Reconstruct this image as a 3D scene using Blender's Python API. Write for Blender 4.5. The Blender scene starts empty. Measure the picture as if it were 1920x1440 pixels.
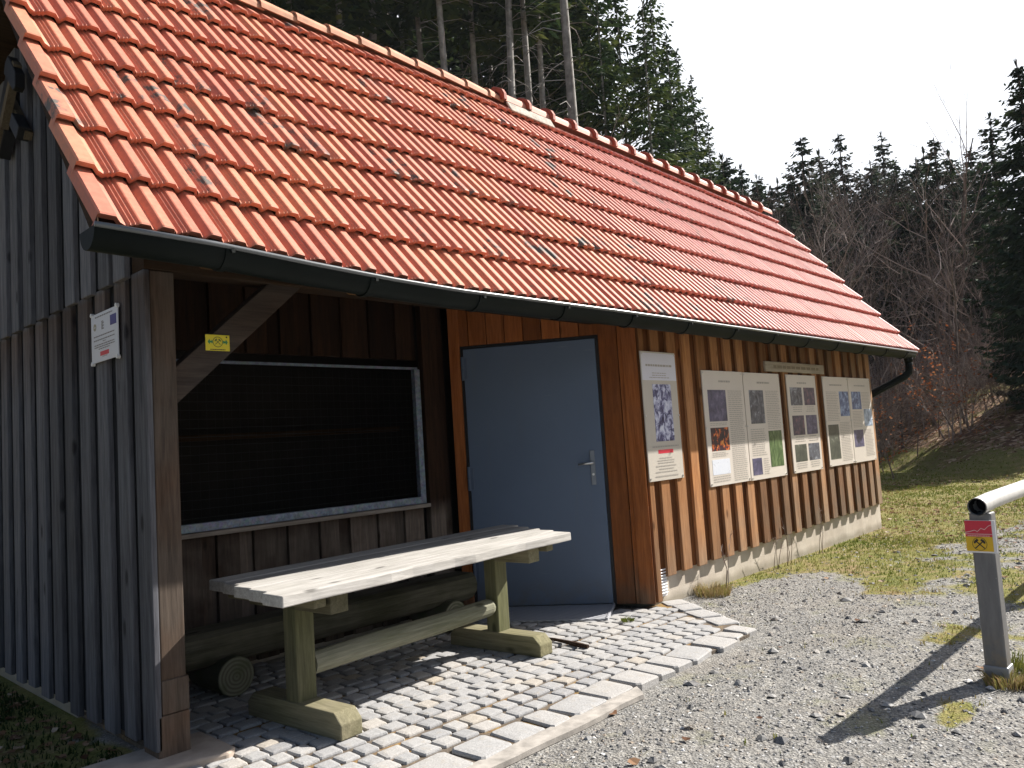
import bpy, math, random
import numpy as np
from mathutils import Vector, Matrix

S = bpy.context.scene
COL = S.collection
R_ = math.radians

# ---------------------------------------------------------------- camera
cd = bpy.data.cameras.new('camera')
cam = bpy.data.objects.new('camera', cd)
COL.objects.link(cam)
cd.sensor_width = 36.0
cd.lens = 27.525
cd.clip_end = 2000
cam.matrix_world = Matrix(((0.68704, -0.01224, -0.72652, 0.0), (-0.72374, -0.10002, -0.68280, 0.0),
                           (-0.06431, 0.99491, -0.07758, 1.35), (0, 0, 0, 1)))
S.camera = cam

# ---------------------------------------------------------------- sky, sun, exposure
SUN_AZ, SUN_EL = -19.0, 36.5            # azimuth counter-clockwise from +X
sd = Vector((math.cos(R_(SUN_AZ)) * math.cos(R_(SUN_EL)), math.sin(R_(SUN_AZ)) * math.cos(R_(SUN_EL)), math.sin(R_(SUN_EL))))
S.view_settings.view_transform = 'Standard'
S.view_settings.look = 'None'
S.view_settings.gamma = 1
S.view_settings.exposure = 1.18
W = bpy.data.worlds.new('World')
S.world = W
W.use_nodes = True
wn = W.node_tree.nodes
wl = W.node_tree.links
bg = wn['Background']
sky = wn.new('ShaderNodeTexSky')
sky.sky_type = 'NISHITA'
sky.sun_disc = False
sky.sun_elevation = R_(SUN_EL)
sky.sun_rotation = R_(90 - SUN_AZ)
sky.dust_density = 3.0
sky.air_density = 1.0
sky.ozone_density = 1.0
bg.inputs['Strength'].default_value = 0.05
# thin bright veil of cloud on the sunward side of the sky
tc = wn.new('ShaderNodeTexCoord')
dot = wn.new('ShaderNodeVectorMath'); dot.operation = 'DOT_PRODUCT'
wl.new(tc.outputs['Generated'], dot.inputs[0])
dot.inputs[1].default_value = (0.90, 0.28, 0.34)
nzw = wn.new('ShaderNodeTexNoise'); nzw.inputs['Scale'].default_value = 2.2; nzw.inputs['Detail'].default_value = 5
wl.new(tc.outputs['Generated'], nzw.inputs['Vector'])
ad = wn.new('ShaderNodeMath'); ad.operation = 'MULTIPLY_ADD'
wl.new(nzw.outputs['Fac'], ad.inputs[0]); ad.inputs[1].default_value = 0.22; wl.new(dot.outputs['Value'], ad.inputs[2])
rp = wn.new('ShaderNodeValToRGB')
rp.color_ramp.elements[0].position = 0.62; rp.color_ramp.elements[0].color = (0, 0, 0, 1)
rp.color_ramp.elements[1].position = 0.98; rp.color_ramp.elements[1].color = (1, 1, 1, 1)
wl.new(ad.outputs[0], rp.inputs['Fac'])
mx = wn.new('ShaderNodeMixRGB')
wl.new(rp.outputs['Color'], mx.inputs['Fac'])
wl.new(sky.outputs['Color'], mx.inputs['Color1'])
mx.inputs['Color2'].default_value = (12.6, 13.0, 13.9, 1)
wl.new(mx.outputs['Color'], bg.inputs['Color'])

sl = bpy.data.lights.new('sun', 'SUN')
sl.energy = 5.0
sl.angle = R_(0.5)
sl.color = (1.0, 0.945, 0.87)
so = bpy.data.objects.new('sun', sl)
COL.objects.link(so)
so.rotation_euler = sd.to_track_quat('Z', 'Y').to_euler()
so.location = (30, -10, 40)

rnd = random.Random(11)


# ================================================================= helpers
class MB:
    """collects faces; one build() = one mesh object"""
    def __init__(self):
        self.v = []; self.f = []; self.r = []; self.m = []; self.c = 0.5; self.mi = 0

    def add(self, vs, fs, r=None, mi=None):
        b = len(self.v)
        self.v.extend([tuple(p) for p in vs])
        self.r.extend([self.c if r is None else r] * len(vs))
        for f in fs:
            self.f.append(tuple(b + i for i in f))
            self.m.append(self.mi if mi is None else mi)
        return b

    def box(self, x0, x1, y0, y1, z0, z1, r=None, mi=None):
        self.add([(x0, y0, z0), (x1, y0, z0), (x1, y1, z0), (x0, y1, z0), (x0, y0, z1), (x1, y0, z1), (x1, y1, z1), (x0, y1, z1)],
                 [(0, 3, 2, 1), (4, 5, 6, 7), (0, 1, 5, 4), (1, 2, 6, 5), (2, 3, 7, 6), (3, 0, 4, 7)], r, mi)

    def obox(self, c, ax, ay, az, r=None, mi=None):
        """oriented box: centre + three half-axis vectors"""
        c = Vector(c); ax = Vector(ax); ay = Vector(ay); az = Vector(az)
        vs = [c + sx * ax + sy * ay + sz * az for sz in (-1, 1) for sx, sy in ((-1, -1), (1, -1), (1, 1), (-1, 1))]
        fl = [(0, 3, 2, 1), (4, 5, 6, 7), (0, 1, 5, 4), (1, 2, 6, 5), (2, 3, 7, 6), (3, 0, 4, 7)]
        if ax.cross(ay).dot(az) < 0:
            fl = [tuple(reversed(f)) for f in fl]
        self.add(vs, fl, r, mi)

    def beam(self, a, b, w, h, up=(0, 0, 1), r=None, mi=None):
        a = Vector(a); b = Vector(b); d = b - a
        s = d.cross(Vector(up)).normalized(); u = s.cross(d).normalized()
        self.obox((a + b) / 2, d / 2, s * w / 2, u * h / 2, r, mi)

    def tube(self, pts, rad, n=8, cap=True, r=None, mi=None, closed_ring=True):
        pts = [Vector(p) for p in pts]
        if not hasattr(rad, '__len__'):
            rad = [rad] * len(pts)
        vs = []
        t0 = (pts[1] - pts[0]).normalized()
        ref = Vector((0, 0, 1)) if abs(t0.z) < 0.9 else Vector((1, 0, 0))
        s = t0.cross(ref).normalized()
        for i, p in enumerate(pts):
            t = (pts[min(i + 1, len(pts) - 1)] - pts[max(i - 1, 0)]).normalized()
            s = (s - t * s.dot(t))
            s = s.normalized() if s.length > 1e-6 else t.orthogonal().normalized()
            u = t.cross(s)
            for k in range(n):
                a = 2 * math.pi * k / n
                vs.append(p + (s * math.cos(a) + u * math.sin(a)) * rad[i])
        fs = []
        for i in range(len(pts) - 1):
            for k in range(n):
                k2 = (k + 1) % n
                fs.append((i * n + k, i * n + k2, (i + 1) * n + k2, (i + 1) * n + k))
        if cap:
            fs.append(tuple(reversed(range(n))))
            fs.append(tuple((len(pts) - 1) * n + k for k in range(n)))
        self.add(vs, fs, r, mi)

    def prism(self, poly, vec, r=None, mi=None):
        vec = Vector(vec); n = len(poly)
        p = [Vector(q) for q in poly]
        nrm = Vector((0, 0, 0))
        for i in range(n):
            nrm += p[i].cross(p[(i + 1) % n])
        fs = [tuple(reversed(range(n))), tuple(range(n, 2 * n))] + [(i, (i + 1) % n, n + (i + 1) % n, n + i) for i in range(n)]
        if nrm.dot(vec) < 0:
            fs = [tuple(reversed(f)) for f in fs]
        self.add(p + [q + vec for q in p], fs, r, mi)

    def quad(self, a, b, c, d, r=None, mi=None):
        self.add([a, b, c, d], [(0, 1, 2, 3)], r, mi)

    def build(self, name, mat, parent=None, smooth=False, loc=None, bevel=0.0):
        me = bpy.data.meshes.new(name)
        me.from_pydata(self.v, [], self.f)
        at = me.attributes.new('rnd', 'FLOAT', 'POINT')
        at.data.foreach_set('value', np.array(self.r, dtype=np.float32))
        for mm in (mat if isinstance(mat, (list, tuple)) else [mat]):
            me.materials.append(mm)
        if isinstance(mat, (list, tuple)):
            me.polygons.foreach_set('material_index', self.m)
        if smooth:
            me.polygons.foreach_set('use_smooth', [True] * len(self.f))
        me.update()
        o = bpy.data.objects.new(name, me)
        COL.objects.link(o)
        if parent is not None:
            o.parent = parent
        if bevel > 0:
            b = o.modifiers.new('bevel', 'BEVEL'); b.width = bevel; b.segments = 2; b.limit_method = 'ANGLE'; b.angle_limit = R_(40)
        return o


def empty(name, loc=(0, 0, 0)):
    o = bpy.data.objects.new(name, None)
    COL.objects.link(o)
    o.empty_display_size = 0.2
    o.location = loc
    return o


def tag(o, label=None, cat=None, group=None, kind=None):
    if label: o['label'] = label
    if cat: o['category'] = cat
    if group: o['group'] = group
    if kind: o['kind'] = kind
    return o


def group_origin(o, p):
    """move an Empty to p while its (identity-built) children stay where they are"""
    o.location = p
    for ch in o.children:
        ch.location = Vector(ch.location) - Vector(p)


# ----------------------------------------------------------------- node helper
class NT:
    def __init__(self, name):
        self.mat = bpy.data.materials.new(name)
        self.mat.use_nodes = True
        self.t = self.mat.node_tree
        self.b = self.t.nodes['Principled BSDF']
        self.co = self.t.nodes.new('ShaderNodeTexCoord')

    def n(self, ty, **kw):
        nd = self.t.nodes.new(ty)
        for k, v in kw.items():
            setattr(nd, k, v)
        return nd

    def put(self, sock, v):
        if isinstance(v, bpy.types.NodeSocket):
            self.t.links.new(v, sock)
        elif v is not None:
            if hasattr(sock.default_value, '__len__') and not hasattr(v, '__len__'):
                v = (v,) * len(sock.default_value)
            if hasattr(v, '__len__') and len(v) == 3 and len(sock.default_value) == 4:
                v = tuple(v) + (1,)
            sock.default_value = v

    def math(self, op, a, b=None, c=None, clamp=False):
        nd = self.n('ShaderNodeMath', operation=op, use_clamp=clamp)
        self.put(nd.inputs[0], a); self.put(nd.inputs[1], b)
        if c is not None: self.put(nd.inputs[2], c)
        return nd.outputs[0]

    def vmul(self, v, s):
        nd = self.n('ShaderNodeVectorMath', operation='MULTIPLY')
        self.put(nd.inputs[0], v); self.put(nd.inputs[1], s)
        return nd.outputs[0]

    def vadd(self, v, s):
        nd = self.n('ShaderNodeVectorMath', operation='ADD')
        self.put(nd.inputs[0], v); self.put(nd.inputs[1], s)
        return nd.outputs[0]

    def noise(self, vec, scale=1.0, detail=4, rough=0.55, dist=0.0):
        nd = self.n('ShaderNodeTexNoise')
        self.put(nd.inputs['Vector'], vec)
        nd.inputs['Scale'].default_value = scale; nd.inputs['Detail'].default_value = detail
        nd.inputs['Roughness'].default_value = rough; nd.inputs['Distortion'].default_value = dist
        return nd.outputs['Fac']

    def voro(self, vec, scale=1.0, feature='F1', out='Distance'):
        nd = self.n('ShaderNodeTexVoronoi', feature=feature)
        self.put(nd.inputs['Vector'], vec); nd.inputs['Scale'].default_value = scale
        return nd.outputs[out]

    def ramp(self, fac, stops, interp='LINEAR'):
        nd = self.n('ShaderNodeValToRGB')
        cr = nd.color_ramp
        cr.interpolation = interp
        while len(cr.elements) < len(stops):
            cr.elements.new(0.5)
        for e, (p, c) in zip(cr.elements, stops):
            e.position = p
            e.color = (c, c, c, 1) if not hasattr(c, '__len__') else tuple(c) + (1,)
        self.put(nd.inputs['Fac'], fac)
        return nd.outputs['Color']

    def mix(self, fac, a, b, mode='MIX'):
        nd = self.n('ShaderNodeMixRGB', blend_type=mode)
        self.put(nd.inputs['Fac'], fac); self.put(nd.inputs['Color1'], a); self.put(nd.inputs['Color2'], b)
        return nd.outputs['Color']

    def attr(self, name='rnd'):
        return self.n('ShaderNodeAttribute', attribute_name=name).outputs['Fac']

    def pos(self):
        return self.n('ShaderNodeNewGeometry').outputs['Position']

    def sep(self, v):
        nd = self.n('ShaderNodeSeparateXYZ'); self.put(nd.inputs[0], v)
        return nd.outputs

    def bump(self, h, strength=0.3, dist=0.01):
        nd = self.n('ShaderNodeBump')
        nd.inputs['Strength'].default_value = strength; nd.inputs['Distance'].default_value = dist
        self.put(nd.inputs['Height'], h)
        self.t.links.new(nd.outputs['Normal'], self.b.inputs['Normal'])

    def fin(self, col, rough=0.7, metal=0.0, spec=0.3):
        self.put(self.b.inputs['Base Color'], col)
        self.put(self.b.inputs['Roughness'], rough)
        self.b.inputs['Metallic'].default_value = metal
        self.b.inputs['Specular IOR Level'].default_value = spec
        return self.mat


def plain(name, col, rough=0.6, metal=0.0, var=0.15, scale=6.0, spec=0.3):
    q = NT(name)
    n1 = q.noise(q.co.outputs['Object'], scale, 5)
    c = q.mix(q.ramp(n1, [(0.3, 0.0), (0.7, 1.0)]), tuple(x * (1 - var) for x in col), tuple(min(1, x * (1 + var)) for x in col))
    q.bump(q.noise(q.co.outputs['Object'], scale * 8, 3), 0.08, 0.004)
    return q.fin(c, rough, metal, spec)


def wood(name, light, dark, grain='z', grey=None, greyfac=None, rough=0.8, spec=0.12, knots=True, bstr=0.35, stretch=14.0):
    """weathered wood, grain along one axis; each board has its own 'rnd'"""
    q = NT(name)
    r = q.attr()
    off = q.n('ShaderNodeCombineXYZ')
    for i in range(3):
        q.put(off.inputs[i], q.math('MULTIPLY', r, (37.1, 53.7, 71.3)[i]))
    sc = {'z': (stretch, stretch, 0.9), 'x': (0.9, stretch, stretch), 'y': (stretch, 0.9, stretch)}[grain]
    base = q.vadd(q.co.outputs['Object'], off.outputs[0])
    v = q.vmul(base, sc)
    g1 = q.noise(v, 2.2, 6, 0.62, 0.6)
    g2 = q.noise(v, 9.0, 3, 0.6)
    blot = q.noise(base, 2.3, 4, 0.55)
    f = q.math('ADD', q.math('MULTIPLY', g1, 0.65), q.math('MULTIPLY', g2, 0.35))
    c = q.mix(q.ramp(f, [(0.33, 0.0), (0.66, 1.0)]), dark, light)
    if grey is not None:
        gf = q.ramp(blot, [(0.35, 0.0), (0.62, 1.0)])
        if greyfac is not None:
            gf = q.math('MULTIPLY', gf, greyfac, clamp=True) if not callable(greyfac) else greyfac(q, gf)
        gc = q.mix(q.ramp(f, [(0.33, 0.0), (0.66, 1.0)]), tuple(x * 0.45 for x in grey), grey)
        c = q.mix(gf, c, gc)
    if knots:
        ks = {'z': (5.5, 5.5, 2.4), 'x': (2.4, 5.5, 5.5), 'y': (5.5, 2.4, 5.5)}[grain]
        kd = q.voro(q.vmul(base, ks), 1.0)
        c = q.mix(q.ramp(kd, [(0.06, 0.75), (0.13, 0.0)]), c, tuple(x * 0.3 for x in dark))
    tint = q.ramp(r, [(0.0, 0.55), (0.5, 0.95), (1.0, 1.25)])
    c = q.mix(1.0, c, tint, 'MULTIPLY')
    q.bump(f, bstr, 0.006)
    return q.fin(c, rough, 0, spec)


# ----------------------------------------------------------------- numpy value noise (for ground masks)
_rs = np.random.RandomState(5)
_lat = _rs.rand(256, 256)


def vnoise(x, y, s):
    x = np.asarray(x, float) * s + 1000; y = np.asarray(y, float) * s + 1000
    xi = np.floor(x).astype(int); yi = np.floor(y).astype(int)
    fx = x - xi; fy = y - yi
    fx = fx * fx * (3 - 2 * fx); fy = fy * fy * (3 - 2 * fy)
    a = _lat[xi % 256, yi % 256]; b = _lat[(xi + 1) % 256, yi % 256]
    c = _lat[xi % 256, (yi + 1) % 256]; d = _lat[(xi + 1) % 256, (yi + 1) % 256]
    return (a * (1 - fx) + b * fx) * (1 - fy) + (c * (1 - fx) + d * fx) * fy


def fbm(x, y, s):
    return (vnoise(x, y, s) + 0.5 * vnoise(x, y, s * 2.1) + 0.25 * vnoise(x, y, s * 4.3)) / 1.75


def sstep(a, b, x):
    t = np.clip((np.asarray(x, float) - a) / (b - a), 0, 1)
    return t * t * (3 - 2 * t)


def terrain(x, y):
    x = np.asarray(x, float); y = np.asarray(y, float)
    d1 = np.maximum(0, y - 9.5 + 0.05 * x)
    d2 = np.maximum(0, x - 20.0 - 0.25 * y + 1.2 * np.sin(y * 0.5))
    h1 = 0.34 * d1
    h2 = 0.31 * d2
    h = np.sqrt(h1 * h1 + h2 * h2)
    h = 30 * (1 - np.exp(-h / 30))
    far = sstep(2.0, 12.0, np.abs(h) * 6)
    h = h + (fbm(x, y, 0.22) - 0.5) * (0.02 + 0.9 * far) + (fbm(x, y, 1.3) - 0.5) * 0.03
    # the level pad under the hut and the paving stays just below the stones
    pad = sstep(0.6, 1.0, x) * (1 - sstep(11.2, 12.0, x)) * sstep(2.0, 2.55, y) * (1 - sstep(7.4, 8.0, y))
    return h * (1 - pad) + pad * (-0.035)


def grassmask(x, y):
    x = np.asarray(x, float); y = np.asarray(y, float)
    n = fbm(x, y, 0.9); wob = (fbm(x + 5, y - 3, 0.8) - 0.5) * 2.6; n2 = fbm(x + 31, y - 7, 3.4)
    strip = sstep(0.9, 3.9, y + 0.24 * (x - 6.5) + wob) * sstep(5.6, 6.2, x) * (1 - sstep(3.75, 3.9, y) * (1 - sstep(10.5, 11, x)))
    foot = sstep(2.95, 3.5, y + 0.22 * (x - 6.4) + 0.25 * wob) * sstep(5.75, 6.3, x) * (1 - sstep(3.75, 3.9, y) * (1 - sstep(10.5, 11, x)))
    tuft = np.exp(-(((x - 5.6) / 0.55) ** 2 + ((y - 1.45) / 0.28) ** 2)) + np.exp(-(((x - 4.15) / 0.4) ** 2 + ((y - 1.12) / 0.12) ** 2))
    right = sstep(3.6, 8.5, x - 1.4 * np.maximum(0, y - 1.2) + wob) * 0.85
    farp = 1.25 * sstep(9.5, 13.5, x + 0.3 * (y - 2.0))
    post = np.exp(-(((x - 4.9) / 0.8) ** 2 + ((y - 0.95) / 0.35) ** 2))
    left = (1 - sstep(1.5, 1.75, x)) * sstep(3.3, 3.9, y)
    behind = sstep(7.0, 8.0, y)
    left = left * 1.6
    m = np.maximum.reduce([strip * 0.95, foot * 1.6, tuft * 0.95, right * 0.8, farp * 0.95, post * 0.8, left * 0.9, behind * 0.8])
    big = fbm(x - 11, y + 5, 0.55)
    return sstep(0.34, 0.84, m * 0.66 + (n - 0.5) * 0.75 + (n2 - 0.5) * 1.0 + (big - 0.5) * 0.9 + 0.06) * sstep(0.05, 0.35, m)


def littermask(x, y):
    h = terrain(x, y)
    return np.clip(sstep(0.12, 0.9, h) + 0.45 * sstep(0.55, 0.75, fbm(x, y, 0.5)) * sstep(12, 18, x), 0, 1)


# ================================================================= materials
def greyfac_front(q, gf):
    s = q.sep(q.pos())
    low = q.math('MULTIPLY', q.ramp(s[2], [(0.15, 1.0), (0.95, 0.25)]), 0.9)
    right = q.ramp(q.math('DIVIDE', s[0], 12.0), [(0.47, 0.0), (0.92, 0.85)])
    return q.math('MULTIPLY', q.math('ADD', q.math('MULTIPLY', gf, 0.45), 0.45), q.math('ADD', low, right), clamp=True)


def greyfac_gable(q, gf):
    """boards stay browner in the band just below the ledge"""
    z = q.math('DIVIDE', q.sep(q.pos())[2], 3.0)
    band = q.ramp(q.math('ADD', z, q.math('MULTIPLY', q.noise(q.vmul(q.co.outputs['Object'], (16, 16, 1.2)), 1.0, 3), 0.12)), [(0.66, 0.0), (0.82, 0.6), (0.835, 0.6), (0.84, 0.6)])
    low = q.ramp(z, [(0.755, 1.0), (0.766, 0.0)])
    return q.math('ADD', q.math('MULTIPLY', gf, 0.08), q.math('MULTIPLY', band, low), clamp=True)


m_board_front = wood('front_board_wood', (0.48, 0.215, 0.075), (0.22, 0.080, 0.024), 'z', (0.33, 0.23, 0.15), greyfac_front)  # orange-brown cover boards, weathered greyer low down and to the right
m_board_back = wood('under_board_wood', (0.20, 0.075, 0.024), (0.075, 0.026, 0.009), 'z', None)
m_board_dark = wood('shade_painted_porch_board', (0.040, 0.019, 0.010), (0.009, 0.005, 0.003), 'z', (0.17, 0.135, 0.11), lambda q, g: q.math('MULTIPLY', q.math('ADD', g, 0.25, clamp=True), q.ramp(q.sep(q.pos())[2], [(0.8, 0.95), (0.95, 0.0)])))  # porch shade painted into the dark upper colour; greyer weathering below the window
m_orange = wood('orange_board_wood', (0.38, 0.125, 0.034), (0.17, 0.048, 0.012), 'z', (0.20, 0.13, 0.085), lambda q, g: q.math('MULTIPLY', g, q.ramp(q.sep(q.pos())[2], [(0.05, 1.0), (0.5, 0.12)])))
m_grey_board = wood('grey_weathered_board', (0.185, 0.190, 0.212), (0.062, 0.065, 0.078), 'z', (0.150, 0.092, 0.058), greyfac_gable)
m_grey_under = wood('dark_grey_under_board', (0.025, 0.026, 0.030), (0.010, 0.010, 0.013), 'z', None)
m_post = wood('dark_brown_post_wood', (0.115, 0.070, 0.046), (0.042, 0.025, 0.016), 'z', (0.13, 0.11, 0.092), 0.7)
m_beam = wood('beam_wood', (0.055, 0.03, 0.014), (0.018, 0.010, 0.006), 'x', (0.065, 0.05, 0.037), 0.4)
m_rafter = wood('rafter_wood', (0.30, 0.17, 0.08), (0.12, 0.06, 0.025), 'y', None)
m_table = wood('bleached_table_wood', (0.50, 0.485, 0.465), (0.28, 0.265, 0.245), 'x', (0.40, 0.385, 0.35), 0.6, stretch=18)
m_green_z = wood('mossy_leg_wood', (0.165, 0.17, 0.082), (0.065, 0.070, 0.030), 'z', (0.21, 0.195, 0.13), 0.6)
m_green_x = wood('mossy_rail_wood', (0.27, 0.27, 0.19), (0.12, 0.125, 0.075), 'x', (0.32, 0.31, 0.25), 0.7)
m_green_y = wood('mossy_foot_wood', (0.23, 0.21, 0.125), (0.095, 0.09, 0.048), 'y', (0.26, 0.235, 0.165), 0.6)
m_log = wood('bench_log_wood', (0.09, 0.088, 0.058), (0.035, 0.035, 0.02), 'x', (0.2, 0.19, 0.15), 0.6)
m_plank_sign = wood('pale_plank_wood', (0.42, 0.36, 0.28), (0.26, 0.21, 0.15), 'x', (0.38, 0.34, 0.28), 0.5, knots=False)
m_hammer_wood = wood('pale_handle_wood', (0.16, 0.13, 0.085), (0.08, 0.06, 0.04), 'z', None, knots=False)


def mk_tiles():
    q = NT('clay_roof_tile')
    r = q.attr()
    P = q.pos(); s = q.sep(P)
    cl = q.ramp(r, [(0.0, (0.48, 0.160, 0.110)), (0.25, (0.54, 0.195, 0.125)), (0.55, (0.58, 0.220, 0.140)), (0.8, (0.59, 0.240, 0.142)), (1.0, (0.53, 0.195, 0.140))])
    cr = q.ramp(r, [(0.0, (0.51, 0.180, 0.150)), (0.5, (0.56, 0.210, 0.175)), (1.0, (0.60, 0.245, 0.205))])
    c = q.mix(q.ramp(q.math('DIVIDE', s[0], 12.0), [(0.40, 0.0), (0.60, 1.0)]), cl, cr)
    fine = q.noise(P, 34, 4, 0.7)
    c = q.mix(1.0, c, q.ramp(fine, [(0.25, 0.78), (0.75, 1.12)]), 'MULTIPLY')
    blot = q.noise(P, 7.5, 5, 0.65)
    # grey lichen crusts, only on some tiles
    some = q.ramp(q.math('FRACT', q.math('MULTIPLY', r, 17.3)), [(0.80, 0.0), (0.86, 1.0)], 'LINEAR')
    lich = q.math('MULTIPLY', q.math('MULTIPLY', q.ramp(blot, [(0.52, 0.0), (0.60, 1.0)]), some), q.ramp(q.math('DIVIDE', s[0], 12.0), [(0.50, 1.0), (0.72, 0.15)]))
    c = q.mix(lich, c, (0.13, 0.115, 0.10))
    spots = q.ramp(q.voro(P, 9.0), [(0.06, 0.9), (0.10, 0.0)])
    sp2 = q.math('MULTIPLY', spots, q.ramp(q.noise(P, 1.7, 2), [(0.52, 0.0), (0.6, 1.0)]))
    c = q.mix(sp2, c, (0.22, 0.22, 0.18))
    q.bump(q.noise(P, 60, 4), 0.12, 0.004)
    return q.fin(c, q.ramp(fine, [(0.3, 0.5), (0.7, 0.72)]), 0, 0.35)


m_tile = mk_tiles()
m_ridge = plain('pale_ridge_clay', (0.55, 0.24, 0.17), 0.6, var=0.2, scale=9)
m_ridge_old = plain('faded_ridge_clay', (0.50, 0.25, 0.15), 0.7, var=0.25, scale=9)
m_collar = plain('dark_red_collar_clay', (0.33, 0.075, 0.04), 0.65, var=0.2)
m_mortar = plain('ridge_mortar', (0.40, 0.36, 0.31), 0.9, var=0.35, scale=30)
m_gutter = plain('dark_green_gutter_paint', (0.007, 0.010, 0.0095), 0.55, 0.0, 0.2, 4, spec=0.10)
m_zinc = plain('grey_zinc', (0.42, 0.44, 0.47), 0.4, 0.8, 0.15)
m_steel = plain('brushed_steel', (0.62, 0.62, 0.62), 0.32, 0.9, 0.08)
m_iron = plain('black_iron', (0.018, 0.018, 0.02), 0.6, 0.2, 0.3)

def mk_door():
    q = NT('blue_grey_door_paint')
    P = q.co.outputs['Object']
    c = q.mix(q.ramp(q.noise(P, 1.4, 4), [(0.3, 0.0), (0.7, 1.0)]), (0.100, 0.138, 0.208), (0.115, 0.156, 0.232))
    streak = q.noise(q.vmul(P, (14, 14, 0.8)), 1.0, 5, 0.7)
    c = q.mix(q.ramp(streak, [(0.55, 0.0), (0.8, 0.30)]), c, (0.16, 0.17, 0.18))
    z = q.sep(q.pos())[2]
    dirt = q.math('MULTIPLY', q.ramp(q.noise(P, 9, 5, 0.7), [(0.35, 0.0), (0.7, 1.0)]), q.ramp(z, [(0.04, 0.7), (0.26, 0.0)]))
    c = q.mix(dirt, c, (0.13, 0.115, 0.095))
    scuff = q.math('MULTIPLY', q.ramp(q.noise(q.vmul(P, (3, 3, 40)), 1.0, 3, 0.6), [(0.66, 0.0), (0.72, 0.5)]), q.ramp(q.noise(P, 3.1, 3), [(0.5, 0.0), (0.65, 1.0)]))
    c = q.mix(scuff, c, (0.19, 0.22, 0.27))
    q.bump(q.noise(P, 55, 3), 0.05, 0.003)
    return q.fin(c, q.ramp(streak, [(0.3, 0.42), (0.7, 0.6)]), 0, 0.35)


m_door = mk_door()
m_hinge = plain('blue_grey_hinge_paint', (0.09, 0.12, 0.18), 0.4, 0, 0.06)
m_handle_plate = plain('handle_plate_metal', (0.20, 0.22, 0.25), 0.45, 0.6, 0.1)
m_white = plain('white_plastic', (0.75, 0.75, 0.76), 0.5, 0, 0.04)
m_black = plain('black_rubber', (0.012, 0.012, 0.014), 0.7)
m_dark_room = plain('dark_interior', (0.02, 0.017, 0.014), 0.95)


def mk_galv():
    q = NT('galvanised_window_frame')
    P = q.co.outputs['Object']
    vv = q.voro(P, 45, 'F1', 'Color')
    c = q.mix(q.ramp(q.noise(P, 26, 4, 0.7), [(0.35, 0.0), (0.65, 1.0)]), (0.12, 0.15, 0.20), (0.24, 0.28, 0.34))
    c = q.mix(0.18, c, vv, 'SOFT_LIGHT')
    return q.fin(c, 0.5, 0.35, 0.4)


m_galv = mk_galv()


def mk_plate():
    q = NT('ribbed_steel_plate')
    P = q.co.outputs['Object']
    nd = q.n('ShaderNodeTexWave', wave_type='BANDS', bands_direction='X')
    q.put(nd.inputs['Vector'], P); nd.inputs['Scale'].default_value = 9.0
    c = q.mix(q.ramp(nd.outputs['Fac'], [(0.3, 0.0), (0.7, 1.0)]), (0.30, 0.31, 0.34), (0.40, 0.41, 0.44))
    q.bump(nd.outputs['Fac'], 0.5, 0.01)
    return q.fin(c, 0.5, 0.15, 0.4)


m_plate = mk_plate()


def mk_plinth():
    q = NT('rendered_plinth')
    P = q.co.outputs['Object']
    n1 = q.noise(P, 5, 5); n2 = q.noise(P, 60, 3, 0.7)
    s = q.sep(P)
    c = q.mix(q.ramp(n1, [(0.35, 0.0), (0.65, 1.0)]), (0.46, 0.40, 0.33), (0.57, 0.51, 0.43))
    drip = q.noise(q.vmul(P, (9, 9, 0.7)), 1.0, 4)
    c = q.mix(q.ramp(drip, [(0.55, 0.0), (0.8, 0.35)]), c, (0.25, 0.215, 0.17))
    c = q.mix(q.ramp(q.math('ADD', s[2], q.math('MULTIPLY', n1, 0.08)), [(0.04, 0.55), (0.10, 0.0)]), c, (0.17, 0.15, 0.10))
    q.bump(n2, 0.3, 0.004)
    return q.fin(c, 0.9)


m_plinth = mk_plinth()
m_slab = plain('pinkish_concrete', (0.36, 0.30, 0.25), 0.9, var=0.22, scale=9)
m_strip = plain('pale_mortar_strip', (0.34, 0.315, 0.285), 0.9, var=0.3, scale=14)


def mk_sett():
    q = NT('granite_sett')
    r = q.attr(); P = q.pos()
    c = q.ramp(r, [(0.0, (0.288, 0.288, 0.293)), (0.3, (0.333, 0.333, 0.335)), (0.7, (0.369, 0.365, 0.360)), (0.93, (0.387, 0.373, 0.356)), (0.975, (0.39, 0.36, 0.32)), (1.0, (0.396, 0.347, 0.279))])
    fine = q.noise(P, 120, 3, 0.7); med = q.noise(P, 22, 4)
    c = q.mix(1.0, c, q.ramp(fine, [(0.3, 0.75), (0.7, 1.15)]), 'MULTIPLY')
    c = q.mix(q.ramp(med, [(0.55, 0.0), (0.75, 0.4)]), c, (0.33, 0.28, 0.21))
    q.bump(q.math('ADD', q.math('MULTIPLY', fine, 0.5), med), 0.5, 0.006)
    return q.fin(c, 0.85)


m_sett = mk_sett()


def mk_joint():
    q = NT('mossy_joint_soil')
    P = q.pos()
    n = q.noise(P, 3.2, 4); n2 = q.noise(P, 40, 4, 0.7)
    c = q.mix(q.ramp(n2, [(0.3, 0.0), (0.7, 1.0)]), (0.07, 0.055, 0.042), (0.16, 0.13, 0.10))
    c = q.mix(q.ramp(n, [(0.50, 0.0), (0.60, 0.85)]), c, q.mix(q.ramp(n2, [(0.35, 0.0), (0.65, 1.0)]), (0.18, 0.085, 0.03), (0.30, 0.20, 0.055)))
    q.bump(n2, 0.6, 0.01)
    return q.fin(c, 0.95)


m_joint = mk_joint()


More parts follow.
